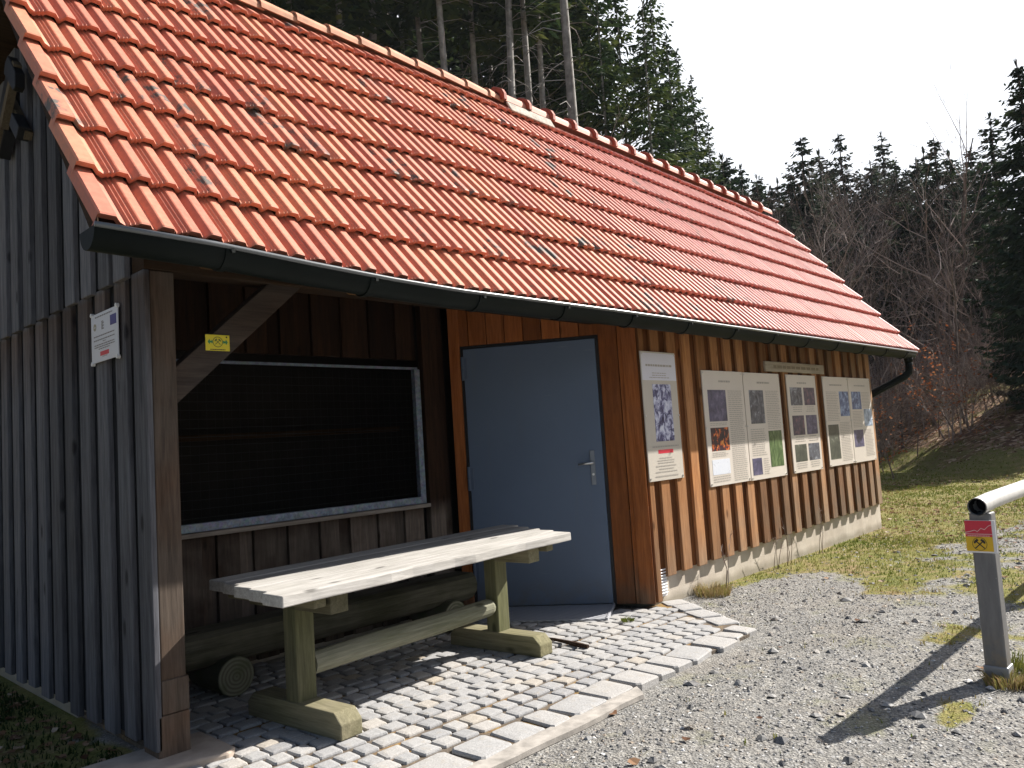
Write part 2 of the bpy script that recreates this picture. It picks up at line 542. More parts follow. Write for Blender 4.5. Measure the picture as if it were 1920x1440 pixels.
def mk_ground():
    q = NT('gravel_moss_and_leaf_litter')
    P = q.pos()
    g = q.attr('grass'); l = q.attr('litter')
    vc = q.voro(P, 80, 'F1', 'Color'); vd = q.voro(P, 80)
    vv = q.sep(vc)[0]
    vb = q.sep(q.voro(P, 21, 'F1', 'Color'))[0]
    grav = q.ramp(vv, [(0.0, (0.173, 0.172, 0.168)), (0.4, (0.262, 0.255, 0.241)), (0.75, (0.352, 0.346, 0.321)), (0.93, (0.443, 0.427, 0.402)), (1.0, (0.524, 0.536, 0.549))])
    grav = q.mix(0.35, grav, q.ramp(vb, [(0, (0.165, 0.164, 0.160)), (0.7, (0.317, 0.303, 0.281)), (1, (0.524, 0.497, 0.442))]))
    grav = q.mix(1.0, grav, q.ramp(vd, [(0.0, 1.12), (0.6, 0.68)]), 'MULTIPLY')
    patch = q.noise(P, 1.1, 5, 0.6)
    grav = q.mix(q.ramp(patch, [(0.5, 0.0), (0.72, 0.45)]), grav, (0.25, 0.215, 0.175))
    grav = q.mix(q.ramp(q.noise(P, 2.3, 5, 0.6), [(0.56, 0.0), (0.70, 0.45)]), grav, (0.20, 0.20, 0.085))
    fine = q.noise(P, 45, 5, 0.75); mid = q.noise(P, 6, 5, 0.65)
    gr = q.ramp(q.math('ADD', q.math('MULTIPLY', mid, 0.6), q.math('MULTIPLY', patch, 0.4)), [(0.34, (0.11, 0.135, 0.035)), (0.49, (0.20, 0.19, 0.060)), (0.60, (0.26, 0.205, 0.105)), (0.74, (0.24, 0.155, 0.09))])
    gr = q.mix(1.0, gr, q.ramp(fine, [(0.28, 0.55), (0.72, 1.35)]), 'MULTIPLY')
    lt = q.ramp(q.sep(q.voro(P, 11, 'F1', 'Color'))[1], [(0.0, (0.096, 0.056, 0.035)), (0.45, (0.208, 0.120, 0.072)), (0.8, (0.352, 0.224, 0.144)), (1.0, (0.576, 0.432, 0.320))])
    lt = q.mix(q.ramp(q.noise(P, 0.7, 4), [(0.5, 0.0), (0.62, 0.8)]), lt, q.mix(1.0, (0.17, 0.16, 0.055), q.ramp(fine, [(0.3, 0.5), (0.7, 1.4)]), 'MULTIPLY'))
    gm = q.ramp(q.math('ADD', g, q.math('MULTIPLY', q.math('SUBTRACT', mid, 0.5), 1.1)), [(0.36, 0.0), (0.66, 1.0)])
    c = q.mix(gm, grav, gr)
    lm = q.ramp(q.math('ADD', l, q.math('MULTIPLY', q.math('SUBTRACT', mid, 0.5), 0.9)), [(0.36, 0.0), (0.60, 1.0)])
    c = q.mix(lm, c, lt)
    q.bump(q.math('ADD', q.math('MULTIPLY', vd, 0.8), fine), 0.7, 0.012)
    return q.fin(c, 0.95, 0, 0.1)


m_ground = mk_ground()


def mk_stone():
    q = NT('gravel_stone')
    r = q.attr()
    c = q.ramp(r, [(0.0, (0.128, 0.128, 0.128)), (0.35, (0.242, 0.235, 0.230)), (0.7, (0.357, 0.351, 0.338)), (0.88, (0.344, 0.281, 0.217)), (0.95, (0.574, 0.561, 0.535)), (1.0, (0.595, 0.595, 0.595))])
    c = q.mix(1.0, c, q.ramp(q.noise(q.pos(), 90, 3), [(0.3, 0.8), (0.7, 1.15)]), 'MULTIPLY')
    return q.fin(c, 0.85, 0, 0.2)


m_stone = mk_stone()


def ramp_mat(name, stops, rough=0.85, noise=None, trans=0.0):
    q = NT(name)
    c = q.ramp(q.attr(), stops)
    if noise:
        c = q.mix(1.0, c, q.ramp(q.noise(q.co.outputs['Object'], noise, 4), [(0.3, 0.6), (0.7, 1.35)]), 'MULTIPLY')
    m = q.fin(c, rough, 0, 0.1)
    if trans > 0:
        q.b.inputs['Transmission Weight'].default_value = 0
        tr = q.n('ShaderNodeBsdfTranslucent'); q.put(tr.inputs['Color'], c)
        ms = q.n('ShaderNodeMixShader'); ms.inputs[0].default_value = trans
        q.t.links.new(q.b.outputs[0], ms.inputs[1]); q.t.links.new(tr.outputs[0], ms.inputs[2])
        q.t.links.new(ms.outputs[0], q.t.nodes['Material Output'].inputs['Surface'])
    return m


m_blade = ramp_mat('grass_blade', [(0, (0.10, 0.14, 0.022)), (0.35, (0.185, 0.205, 0.04)), (0.65, (0.30, 0.26, 0.10)), (1, (0.38, 0.26, 0.145))], trans=0.25)
m_leaf_dead = ramp_mat('dead_leaf', [(0, (0.10, 0.05, 0.03)), (0.5, (0.22, 0.12, 0.065)), (0.8, (0.34, 0.22, 0.14)), (1, (0.55, 0.46, 0.36))], trans=0.1)
m_leaf_orange = ramp_mat('withered_beech_leaf', [(0, (0.28, 0.09, 0.035)), (0.6, (0.42, 0.15, 0.06)), (1, (0.5, 0.24, 0.11))], trans=0.3)
m_needle = ramp_mat('spruce_needles', [(0, (0.018, 0.034, 0.016)), (0.45, (0.036, 0.064, 0.026)), (0.8, (0.085, 0.115, 0.035)), (1, (0.13, 0.15, 0.045))], trans=0.15)  # olive end of the ramp paints a sunlit tone into some branches
m_needle_blue = ramp_mat('dark_spruce_needles', [(0, (0.014, 0.028, 0.018)), (0.6, (0.030, 0.055, 0.028)), (1, (0.06, 0.085, 0.04))], trans=0.12)
m_bark_spruce = ramp_mat('spruce_bark', [(0, (0.16, 0.15, 0.14)), (0.5, (0.27, 0.26, 0.245)), (1, (0.38, 0.37, 0.355))], 0.95, 5)
m_bark_brown = ramp_mat('brown_bark', [(0, (0.10, 0.08, 0.07)), (0.5, (0.17, 0.14, 0.125)), (1, (0.27, 0.235, 0.21))], 0.95, 4)
m_bark_birch = ramp_mat('pale_birch_bark', [(0, (0.30, 0.27, 0.23)), (1, (0.46, 0.43, 0.38))], 0.9, 3)
m_twig = ramp_mat('thin_twig', [(0, (0.16, 0.12, 0.105)), (0.6, (0.28, 0.22, 0.195)), (1, (0.46, 0.40, 0.365))], 0.95)
m_dead_twig = ramp_mat('dead_spruce_twig', [(0, (0.12, 0.10, 0.085)), (1, (0.24, 0.21, 0.18))], 0.95)

def mk_post_grey():
    q = NT('grey_coated_steel')
    P = q.co.outputs['Object']
    c = q.mix(q.ramp(q.noise(q.vmul(P, (22, 22, 4)), 1.0, 5, 0.7), [(0.3, 0.0), (0.7, 1.0)]), (0.13, 0.13, 0.135), (0.20, 0.20, 0.205))
    z = q.sep(P)[2]
    mud = q.math('MULTIPLY', q.ramp(q.noise(P, 30, 5, 0.7), [(0.42, 0.0), (0.62, 1.0)]), q.ramp(z, [(0.06, 0.9), (0.32, 0.0)]))
    c = q.mix(mud, c, (0.22, 0.19, 0.15))
    c = q.mix(q.ramp(q.voro(P, 24), [(0.05, 0.7), (0.10, 0.0)]), c, (0.30, 0.29, 0.27))
    return q.fin(c, 0.5, 0.3, 0.4)


m_post_grey = mk_post_grey()

def mk_rail():
    q = NT('pale_galvanised_pipe')
    P = q.co.outputs['Object']
    c = q.mix(q.ramp(q.noise(P, 14, 5, 0.7), [(0.3, 0.0), (0.7, 1.0)]), (0.50, 0.495, 0.48), (0.62, 0.61, 0.59))
    c = q.mix(q.ramp(q.noise(P, 38, 4, 0.75), [(0.62, 0.0), (0.70, 0.6)]), c, (0.27, 0.25, 0.22))
    c = q.mix(q.ramp(q.voro(P, 16), [(0.05, 0.8), (0.09, 0.0)]), c, (0.22, 0.15, 0.10))
    return q.fin(c, 0.48, 0.1, 0.4)


m_rail = mk_rail()

# ================================================================= ground
def axis(segs):
    out = []
    for a, b, st in segs:
        out += list(np.arange(a, b, st))
    out.append(segs[-1][1])
    return np.array(out)


gx = axis([(-60, -6, 6), (-6, 0, 0.5), (0, 14, 0.1), (14, 34, 0.3), (34, 70, 1.2), (70, 220, 10)])
gy = axis([(-60, -8, 6), (-8, -2, 0.5), (-2, 5, 0.1), (5, 16, 0.3), (16, 60, 1.0), (60, 220, 10)])
GX, GY = np.meshgrid(gx, gy)
GZ = terrain(GX, GY)
nx_, ny_ = len(gx), len(gy)
me = bpy.data.meshes.new('ground')
idx = np.arange(nx_ * ny_).reshape(ny_, nx_)
fa = np.stack([idx[:-1, :-1], idx[:-1, 1:], idx[1:, 1:], idx[1:, :-1]], -1).reshape(-1, 4)
me.from_pydata(np.stack([GX, GY, GZ], -1).reshape(-1, 3).tolist(), [], fa.tolist())
for nm, arr in (('grass', grassmask(GX, GY)), ('litter', littermask(GX, GY))):
    me.attributes.new(nm, 'FLOAT', 'POINT').data.foreach_set('value', arr.reshape(-1).astype(np.float32))
me.polygons.foreach_set('use_smooth', [True] * len(me.polygons))
me.materials.append(m_ground)
ground = bpy.data.objects.new('ground', me)
COL.objects.link(ground)
tag(ground, kind='structure')

# ================================================================= cobbled forecourt
KY0, KY1 = 2.575, 2.815


def right_edge(y):          # outer right edge of the paving
    return 5.10 + (y - 2.68) * 0.62


def sett(mb, cx, cy, hx, hy, rot, z, rr):
    """one hand-cut stone: rounded outline, slightly domed top"""
    n = 8
    pts = []
    for (sx, sy) in ((-1, -1), (1, -1), (1, 1), (-1, 1)):
        k = 0.08 + rr.random() * 0.14
        jx = hx * (1 + rr.uniform(-0.12, 0.04)); jy = hy * (1 + rr.uniform(-0.12, 0.04))
        a = (sx * jx, sy * jy * (1 - k)); b = (sx * jx * (1 - k), sy * jy)
        pts += [a, b] if sx * sy > 0 else [b, a]
    ca, sa = math.cos(rot), math.sin(rot)
    tx, ty = rr.uniform(-0.02, 0.02), rr.uniform(-0.02, 0.02)

    def ring(s, zz):
        o = []
        for px, py in pts:
            px *= s; py *= s
            o.append((cx + px * ca - py * sa, cy + px * sa + py * ca, zz + px * tx + py * ty))
        return o
    vs = ring(1.0, z - 0.05) + ring(0.99, z - 0.008) + ring(0.925, z - 0.001) + ring(0.6, z + 0.002)
    fs = []
    for lv in range(3):
        for k in range(n):
            fs.append((lv * n + k, lv * n + (k + 1) % n, (lv + 1) * n + (k + 1) % n, (lv + 1) * n + k))
    fs.append(tuple(3 * n + k for k in range(n)))
    mb.add(vs, fs, rr.random())


def door_line(y):           # the slanted door wall
    return 5.171 - 0.651 * (y - 3.893)


bed = MB()
bed.prism([(0.3, KY0 + 0.03, -0.05), (right_edge(KY0) - 0.03, KY0 + 0.03, -0.05), (right_edge(3.62) - 0.03, 3.62, -0.05), (5.30, 3.72, -0.05), (4.45, 5.02, -0.05), (1.58, 5.02, -0.05), (1.58, 3.60, -0.05), (0.3, 3.6, -0.05)], (0, 0, 0.036))
pv = bed.build('paving_bed', m_joint)
tag(pv, kind='structure')
cb = MB()
rr = random.Random(3)
y = KY1 + 0.052
row = 0
while y < 5.0:
    hy = 0.055 + rr.uniform(-0.004, 0.004)
    x = 0.45 + rr.uniform(0, 0.1)
    while x < 6.0:
        hx = rr.uniform(0.048, 0.070)
        xc = x + hx
        lim = min(right_edge(y) - 0.20, (door_line(y) - 0.05) if y > 3.66 else 99)
        wob = 0.02 * math.sin(xc * 1.7 + row) + 0.035 * math.sin(xc * 0.8)
        inside = (xc + hx < lim) and (y < 3.58 or xc > 1.72)
        if inside:
            sett(cb, xc, y + wob, hx - 0.0015, hy - 0.001, rr.uniform(-0.06, 0.06), rr.uniform(-0.002, 0.002), rr)
        x += 2 * hx + 0.006
    y += 2 * hy + 0.008
    row += 1
tag(cb.build('cobblestones', m_sett, smooth=False), kind='structure')
kb = MB()
x = 0.5
while x < 4.95:
    L = rr.uniform(0.15, 0.30)
    hy = rr.uniform(0.095, 0.122)
    sett(kb, x + L / 2, (KY0 + KY1) / 2 + rr.uniform(-0.012, 0.012), L / 2 - 0.006, hy, rr.uniform(-0.07, 0.07), rr.uniform(-0.004, 0.006), rr)
    x += L + 0.006
yy = KY1 + 0.02
while yy < 3.5:
    L = rr.uniform(0.17, 0.24)
    sett(kb, right_edge(yy + L / 2) - 0.10, yy + L / 2, 0.10, L / 2 * 1.17 - 0.005, -0.555 + rr.uniform(-0.03, 0.03), rr.uniform(-0.004, 0.004), rr)
    yy += L + 0.002
kerb = kb.build('kerb_stones', m_sett)
for i, v in enumerate(kerb.data.attributes['rnd'].data):
    v.value = 0.5 + 0.45 * v.value
tag(kerb, kind='structure')
st = MB()
pts = []
for i in range(61):
    xx = 1.0 + i * (3.55 - 1.0) / 60
    pts.append((xx, KY0 - 0.055 - 0.06 * float(fbm(xx, 3.0, 2.4)) + (0.05 if i in (0, 60) else 0), -0.03))
st.prism(pts + [(3.6, KY0 + 0.02, -0.03), (1.0, KY0 + 0.02, -0.03)], (0, 0, 0.024))
tag(st.build('mortar_strip', m_strip), kind='structure')
sb_ = MB()
sb_.prism([(1.17, 3.95, -0.03), (1.29, 3.70, -0.03), (1.745, 3.575, -0.03), (1.80, 3.62, -0.03), (1.80, 3.98, -0.03), (1.20, 4.0, -0.03)], (0, 0, 0.058))
tag(sb_.build('concrete_pad', m_slab, bevel=0.012), kind='structure')

# ================================================================= the hut
hut = empty('wooden_hut', (6.0, 5.0, 0))
tag(hut, 'long brown board clad hut with steep orange tiled roof and open corner porch', 'hut')
HP = Vector((6.0, 5.0, 0))


def hb(mb, name, mat, parent=None, **kw):
    """build a piece of the hut (modelled in world coordinates) as its child"""
    o = mb.build(name, mat, **kw)
    if parent is None:
        o.parent = hut
        o.location = -HP
    else:
        o.parent = parent
    return o


WX1 = 10.74        # right end of the front wall
WY = 3.60          # face of the cover boards

# plinth
p = MB()
p.box(5.40, WX1 - 0.02, 3.655, 6.5, -0.3, 0.34)
p.box(1.56, 4.6, 5.02, 6.9, -0.3, 0.10)
hb(p, 'plinth', m_plinth)
# strip that closes the foot of the boards
# front wall: dark under boards and lighter cover boards
p = MB()
x = 5.44
while x < WX1 - 0.02:
    p.box(x, min(x + 0.248, WX1), WY + 0.026, WY + 0.05, 0.21 + 0.02 * (x - 5.5), 2.62, rnd.random())
    x += 0.25
hbb = hb(p, 'under_boards', m_board_back)
p = MB()
x = 5.375
first = True
while x < WX1:
    w = rnd.uniform(0.125, 0.142)
    d = rnd.uniform(0, 0.004)
    zb = 0.02 if first else 0.198 + 0.02 * (x - 5.5) + rnd.uniform(-0.012, 0.008)
    p.box(x - (0.0 if first else w / 2), x + w / 2, WY - d, WY + 0.026, zb, 2.60, rnd.random())
    x += 0.25 if not first else 0.235
    first = False
hb(p, 'front_wall', m_board_front, bevel=0.004)
# slanted wall: the boards right of the door and the lintel over it
A = Vector((5.171, 3.893, 0)); B = Vector((4.539, 4.864, 0))
DD = (B - A).normalized()                  # along the wall, towards the back left
DN = Vector((-DD.y, DD.x, 0))              # faces the forecourt?
if DN.dot(Vector((-1, -1, 0))) < 0:
    DN = -DN


def dp(s, o, z):                           # s along from right door edge, o outwards
    v = A + DD * s + DN * o
    return Vector((v.x, v.y, z))


def dbox(mb, s0, s1, o0, o1, z0, z1, r=None):
    c = (dp(s0, o0, z0) + dp(s1, o1, z1)) / 2
    mb.obox(c, DD * (s1 - s0) / 2, DN * (o1 - o0) / 2, Vector((0, 0, (z1 - z0) / 2)), r)


p = MB()
for s0, s1, o in ((-0.315, -0.185, 0.012), (-0.18, -0.028, 0.0)):
    dbox(p, s0, s1, -0.06, o, 0.02, 2.62, rnd.random())
dbox(p, -0.335, -0.215, 0.0125, 0.034, 0.02, 2.60, 0.62)
for k in range(8):
    s0 = -0.028 + k * 0.157
    dbox(p, s0, s0 + 0.15, -0.06, 0.0 if k % 2 else 0.012, 2.215, 2.9, rnd.random())
dbox(p, 1.149, 1.24, -0.06, 0.02, 0.02, 2.9, 0.8)
hb(p, 'slanted_wall', m_orange, bevel=0.003)
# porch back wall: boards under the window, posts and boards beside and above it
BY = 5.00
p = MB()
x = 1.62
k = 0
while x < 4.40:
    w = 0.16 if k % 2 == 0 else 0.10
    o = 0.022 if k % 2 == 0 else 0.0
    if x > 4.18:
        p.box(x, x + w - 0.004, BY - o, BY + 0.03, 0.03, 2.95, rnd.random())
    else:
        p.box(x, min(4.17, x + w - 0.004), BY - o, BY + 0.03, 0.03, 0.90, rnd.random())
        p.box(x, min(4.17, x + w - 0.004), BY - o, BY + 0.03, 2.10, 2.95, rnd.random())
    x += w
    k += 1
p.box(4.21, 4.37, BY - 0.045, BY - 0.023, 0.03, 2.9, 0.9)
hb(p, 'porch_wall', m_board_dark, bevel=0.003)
# dark room behind the wire mesh
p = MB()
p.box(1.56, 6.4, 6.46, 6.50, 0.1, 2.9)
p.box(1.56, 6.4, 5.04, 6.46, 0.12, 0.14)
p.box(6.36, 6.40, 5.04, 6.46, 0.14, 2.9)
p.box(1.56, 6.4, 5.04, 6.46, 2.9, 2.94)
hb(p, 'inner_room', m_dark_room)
p = MB()
p.beam((1.7, 6.2, 1.56), (4.9, 6.2, 1.585), 0.05, 0.05)
hb(p, 'inner_rail', m_beam)
# window with galvanised frame, wooden sill and wire mesh
wx0, wx1, wz0, wz1 = 1.70, 4.17, 0.925, 2.04
fr = MB()
fw = 0.055
fr.box(wx0, wx1, BY - 0.045, BY + 0.0, wz0, wz0 + fw)
fr.box(wx0, wx1, BY - 0.02, BY + 0.0, wz1 - 0.02, wz1)
fr.box(wx1 - fw, wx1, BY - 0.045, BY + 0.0, wz0 + fw, wz1 - 0.02)
fr.box(wx0, wx0 + fw, BY - 0.045, BY + 0.0, wz0 + fw, wz1 - 0.02)
win = hb(fr, 'window_frame', m_galv, bevel=0.003)
ms = MB()
z = wz0 + fw + 0.03
while z < wz1 - 0.05:
    n = 26
    pp = [(wx0 + fw + (wx1 - wx0 - 2 * fw) * i / n, BY - 0.012, z + rnd.uniform(-0.002, 0.002)) for i in range(n + 1)]
    ms.tube(pp, 0.0018, 5, False)
    z += 0.058
x = wx0 + fw + 0.03
while x < wx1 - fw:
    ms.tube([(x, BY - 0.008, wz0 + fw), (x, BY - 0.008, wz1 - 0.035)], 0.0007, 4, False)
    x += 0.058
hb(ms, 'wire_mesh', plain('old_wire', (0.03, 0.03, 0.027), 0.7, 0.2), win)
p = MB()
p.box(1.66, 4.19, BY - 0.075, BY + 0.0, 0.893, 0.923, 0.6)
hb(p, 'window_sill', wood('grey_sill_wood', (0.33, 0.29, 0.25), (0.16, 0.13, 0.11), 'x', (0.2, 0.17, 0.14), 0.5), bevel=0.004)

# door
p = MB()
dbox(p, 0.0, 1.12, -0.03, 0.012, 0.03, 2.185)
door = hb(p, 'door', m_door, bevel=0.004)
p = MB()
dbox(p, -0.026, -0.004, -0.05, 0.004, 0.02, 2.212)
dbox(p, 1.124, 1.146, -0.05, 0.004, 0.02, 2.212)
dbox(p, -0.004, 1.124, -0.05, 0.002, 2.19, 2.212)
hb(p, 'door_frame', m_iron)
p = MB()
dbox(p, 0.067, 0.105, 0.012, 0.022, 0.985, 1.265)
hd = hb(p, 'handle_plate', m_handle_plate, door, bevel=0.003)
p = MB()
p.tube([dp(0.086, 0.02, 1.165), dp(0.086, 0.062, 1.165)], 0.009, 8)
p.tube([dp(0.080, 0.062, 1.165), dp(0.20, 0.060, 1.157)], [0.0105, 0.009], 8)
hb(p, 'door_handle', m_steel, door, smooth=True)
p = MB()
p.tube([dp(0.086, 0.020, 1.07), dp(0.086, 0.027, 1.07)], 0.010, 10)
hb(p, 'key_cylinder', m_steel, door)
for z0 in (0.99, 0.23, 1.92):
    p = MB()
    p.tube([dp(1.128, 0.022, z0), dp(1.128, 0.022, z0 + 0.10)], 0.013, 8)
    p.tube([dp(1.128, 0.022, z0 + 0.104), dp(1.128, 0.022, z0 + 0.20)], 0.013, 8)
    dbox(p, 1.09, 1.127, 0.012, 0.018, z0 + 0.01, z0 + 0.19)
    hb(p, 'hinge', m_hinge, door)

# gable wall: lower boards, ledge, upper boards
GXF = 1.50
p = MB()
y = 3.93
while y < 7.3:
    p.box(GXF + 0.026, GXF + 0.05, y, y + 0.256, 0.06, 2.31, rnd.random())
    y += 0.26
hb(p, 'gable_under_boards', m_grey_under)
p = MB()
y = 3.768
k = 0
while y < 7.3:
    w = rnd.uniform(0.135, 0.15) if k else 0.150
    a = y if k == 0 else y - w / 2 + 0.045
    p.box(GXF - rnd.uniform(0, 0.004), GXF + 0.026, a, a + w, 0.055 + rnd.uniform(-0.03, 0.012), 2.30, rnd.random())
    y += 0.26 if k else 0.267
    k += 1
hb(p, 'gable_wall', m_grey_board, bevel=0.004)


def roof_under(y, side=0):   # height of the boarding under the tiles
    return 2.20 + (y - 3.255) * 1.275 if y < 5.11 else 4.565 - (y - 5.11) * 0.5


p = MB()
q = MB()
y = 3.93
k = 0
while y < 7.3:
    zt = max(2.35, roof_under(y + 0.128) - 0.03)
    p.box(GXF + 0.002, GXF + 0.022, y, y + 0.256, 2.315, zt, rnd.random())
    w = rnd.uniform(0.14, 0.158)
    a = y - (0.0 if k == 0 else w / 2 - 0.02)
    zt = max(2.34, min(roof_under(a), roof_under(a + w)) - 0.02)
    q.box(GXF - 0.026 - rnd.uniform(0, 0.004), GXF + 0.002, a, a + w, 2.285 + rnd.uniform(-0.004, 0.004), zt, rnd.random())
    y += 0.26
    k += 1
hb(p, 'upper_gable_under_boards', m_grey_under)
hb(q, 'upper_gable_wall', m_grey_board, bevel=0.004)

# far gable and back wall (plain boards)
p = MB()
for y0 in np.arange(3.66, 6.9, 0.25):
    p.box(WX1 - 0.03, WX1, y0, y0 + 0.247, 0.1, max(0.4, min(roof_under(y0), roof_under(y0 + 0.247)) - 0.12), rnd.random())
for x0 in np.arange(1.56, WX1, 0.25):
    p.box(x0, x0 + 0.247, 6.92, 6.95, 0.1, 3.5, rnd.random())
hb(p, 'rear_wall', m_board_back)

# post on its stone foot, brace, wall plate
p = MB()
p.box(1.5275, 1.645, 3.772, 3.925, 0.215, 2.30, 0.5)
post = hb(p, 'post', m_post, bevel=0.006)
p = MB()
p.box(1.529, 1.655, 3.764, 3.935, 0.215, 0.37, 0.75)
p.box(1.508, 1.656, 3.768, 3.94, 0.02, 0.212, 0.95)
hb(p, 'post_foot', m_post, post, bevel=0.006)
p = MB()
a = Vector((1.58, 3.85, 1.68)); b = Vector((2.42, 3.85, 2.44))
p.beam(a, b, 0.10, 0.135, (0, 0, 1), 0.45)
hb(p, 'brace', wood('brace_wood', (0.095, 0.068, 0.052), (0.035, 0.025, 0.02), 'x', (0.09, 0.08, 0.074), 0.6), bevel=0.005)
p = MB()
p.box(1.503, 5.36, 3.772, 3.92, 2.302, 2.46, 0.4)
hb(p, 'wall_plate', m_beam, bevel=0.005)

# roof boarding, rafters, battens
ROOF = {}
EY, RY = 3.255, 5.115
ex = [1.05, 1.6, 2.1, 2.8, 4.5, 7.0, 11.5]; ez = [2.315, 2.305, 2.275, 2.245, 2.252, 2.248, 2.245]
rx = [1.05, 2.6, 4.0, 5.5, 7.5, 11.5]; rz = [4.64, 4.665, 4.70, 4.69, 4.65, 4.56]


def eave_z(x): return float(np.interp(x, ex, ez))
def ridge_z(x): return float(np.interp(x, rx, rz))


XL, XR = 1.10, 11.22


def rs(x, u, h=0.0, side=1):
    """point on the roof: u = 0 eave .. 1 ridge, h = height above the plane"""
    e = Vector((x, EY, eave_z(x))); g = Vector((x, RY, ridge_z(x)))
    d = g - e
    nrm = Vector((0, -d.z, d.y)).normalized()
    v = e + d * u + nrm * h
    if side < 0:                       # the longer, flatter rear slope
        e = Vector((x, 7.30, ridge_z(x) - 1.09))
        d = g - e
        v = e + d * u + Vector((0, -d.z, d.y)).normalized() * h * -1
    return v


p = MB()
xs = np.linspace(XL + 0.02, XR - 0.02, 24)
for side in (1, -1):
    for i in range(len(xs) - 1):
        for u0, u1 in ((-0.005, 0.5), (0.5, 1.0)):
            tt = [rs(xs[i], u0, -0.012, side), rs(xs[i + 1], u0, -0.012, side), rs(xs[i + 1], u1, -0.012, side), rs(xs[i], u1, -0.012, side)]
            bb = [rs(xs[i], u0, -0.055, side), rs(xs[i + 1], u0, -0.055, side), rs(xs[i + 1], u1, -0.055, side), rs(xs[i], u1, -0.055, side)]
            if side > 0:
                p.add(tt + bb, [(0, 1, 2, 3), (7, 6, 5, 4), (0, 4, 5, 1), (1, 5, 6, 2), (3, 7, 4, 0)], rnd.random())
            else:
                p.add(tt + bb, [(3, 2, 1, 0), (4, 5, 6, 7), (1, 5, 4, 0), (2, 6, 5, 1), (0, 4, 7, 3)], rnd.random())
hb(p, 'roof_boarding', m_beam)
for x in [1.62, 2.40, 3.15, 3.90, 4.65, 5.40, 6.15, 6.90, 7.65, 8.40, 9.15, 9.90, 10.62, 11.1]:
    p = MB()
    w = 0.045
    a0 = rs(x, 0.015, -0.057); a1 = rs(x, 0.015, -0.057) + Vector((0, 0.0, -0.085)); a2 = rs(x, 0.06, -0.19)
    e0 = rs(x, 0.99, -0.057); e1 = rs(x, 0.99, -0.19)
    p.prism([(x - w, v.y, v.z) for v in (a0, a1, a2, e1, e0)], (2 * w, 0, 0), rnd.random())
    hb(p, 'rafter', m_rafter)

# clay tiles, one interlocking tile after the other
PROF = [(0.00, 0.004), (0.03, 0.004), (0.07, 0.009), (0.10, 0.016), (0.125, 0.012), (0.15, 0.014), (0.18, 0.022), (0.205, 0.018), (0.23, 0.020), (0.26, 0.029),
        (0.29, 0.031), (0.47, 0.029), (0.55, 0.008), (0.58, 0.005), (0.60, 0.006), (0.705, 0.032), (0.735, 0.034), (0.93, 0.031), (0.985, 0.006), (1.0, -0.005)]
LT = 0.365
PT = 0.2065


def tile(mb, x0, w, prof, u0, u1, side, r, jz, jr):
    n = len(prof)
    vs = []
    # rows: bottom edge under, bottom edge top, rounded lip, upper end
    for (uu, dh, fl) in ((u0 + 0.004, -0.015, 0), (u0, 0.014, 1), (u0 + (u1 - u0) * 0.02, 0.018, 1), (u1 + 0.012, -0.034, 1)):
        for fx, fh in prof:
            x = x0 + fx * w
            vs.append(rs(x, uu, 0.030 + fh + dh + jz + jr * (fx - 0.5), side))
    fs = []
    for lv in range(3):
        for k in range(n - 1):
            q = (lv * n + k, lv * n + k + 1, (lv + 1) * n + k + 1, (lv + 1) * n + k)
            fs.append(q if side > 0 else tuple(reversed(q)))
    mb.add(vs, fs, r)


roof = None
p = MB()
tr = random.Random(8)
Ls = (Vector((0, EY, eave_z(5))) - Vector((0, RY, ridge_z(5)))).length
for side in (1, -1):
    for rw in range(9):
        Lx = Ls if side > 0 else 2.44
        u0 = (rw * LT) / Lx - 0.008
        u1 = min((rw + 1) * LT / Lx, 1.0)
        if u0 > 0.985:
            continue
        x = XL + 0.105
        k = 0
        while x < XR - 0.09:
            if side > 0 or k % 1 == 0:
                base = tr.random() * 0.75 + 0.25 * tr.random()
                tile(p, x, PT - 0.002, PROF, u0, u1, side, base, tr.uniform(-0.0025, 0.003), tr.uniform(-0.004, 0.004))
            x += PT
            k += 1
        # verge tiles with a flange down the side
        VL = [(-0.02, -0.012), (0.0, 0.038), (0.07, 0.044), (0.62, 0.042), (0.80, 0.018), (1.0, 0.007)]
        tile(p, XL - 0.005, 0.112, VL, u0, u1, side, tr.random(), 0, 0)
        VR = [(0.0, -0.005), (0.06, 0.004), (0.22, 0.007), (0.48, 0.030), (0.9, 0.034), (1.0, 0.030), (1.02, -0.03)]
        tile(p, x, 0.11, VR, u0, u1, side, tr.random(), 0, 0)
roof = hb(p, 'roof', m_tile)
XEND = x + 0.11


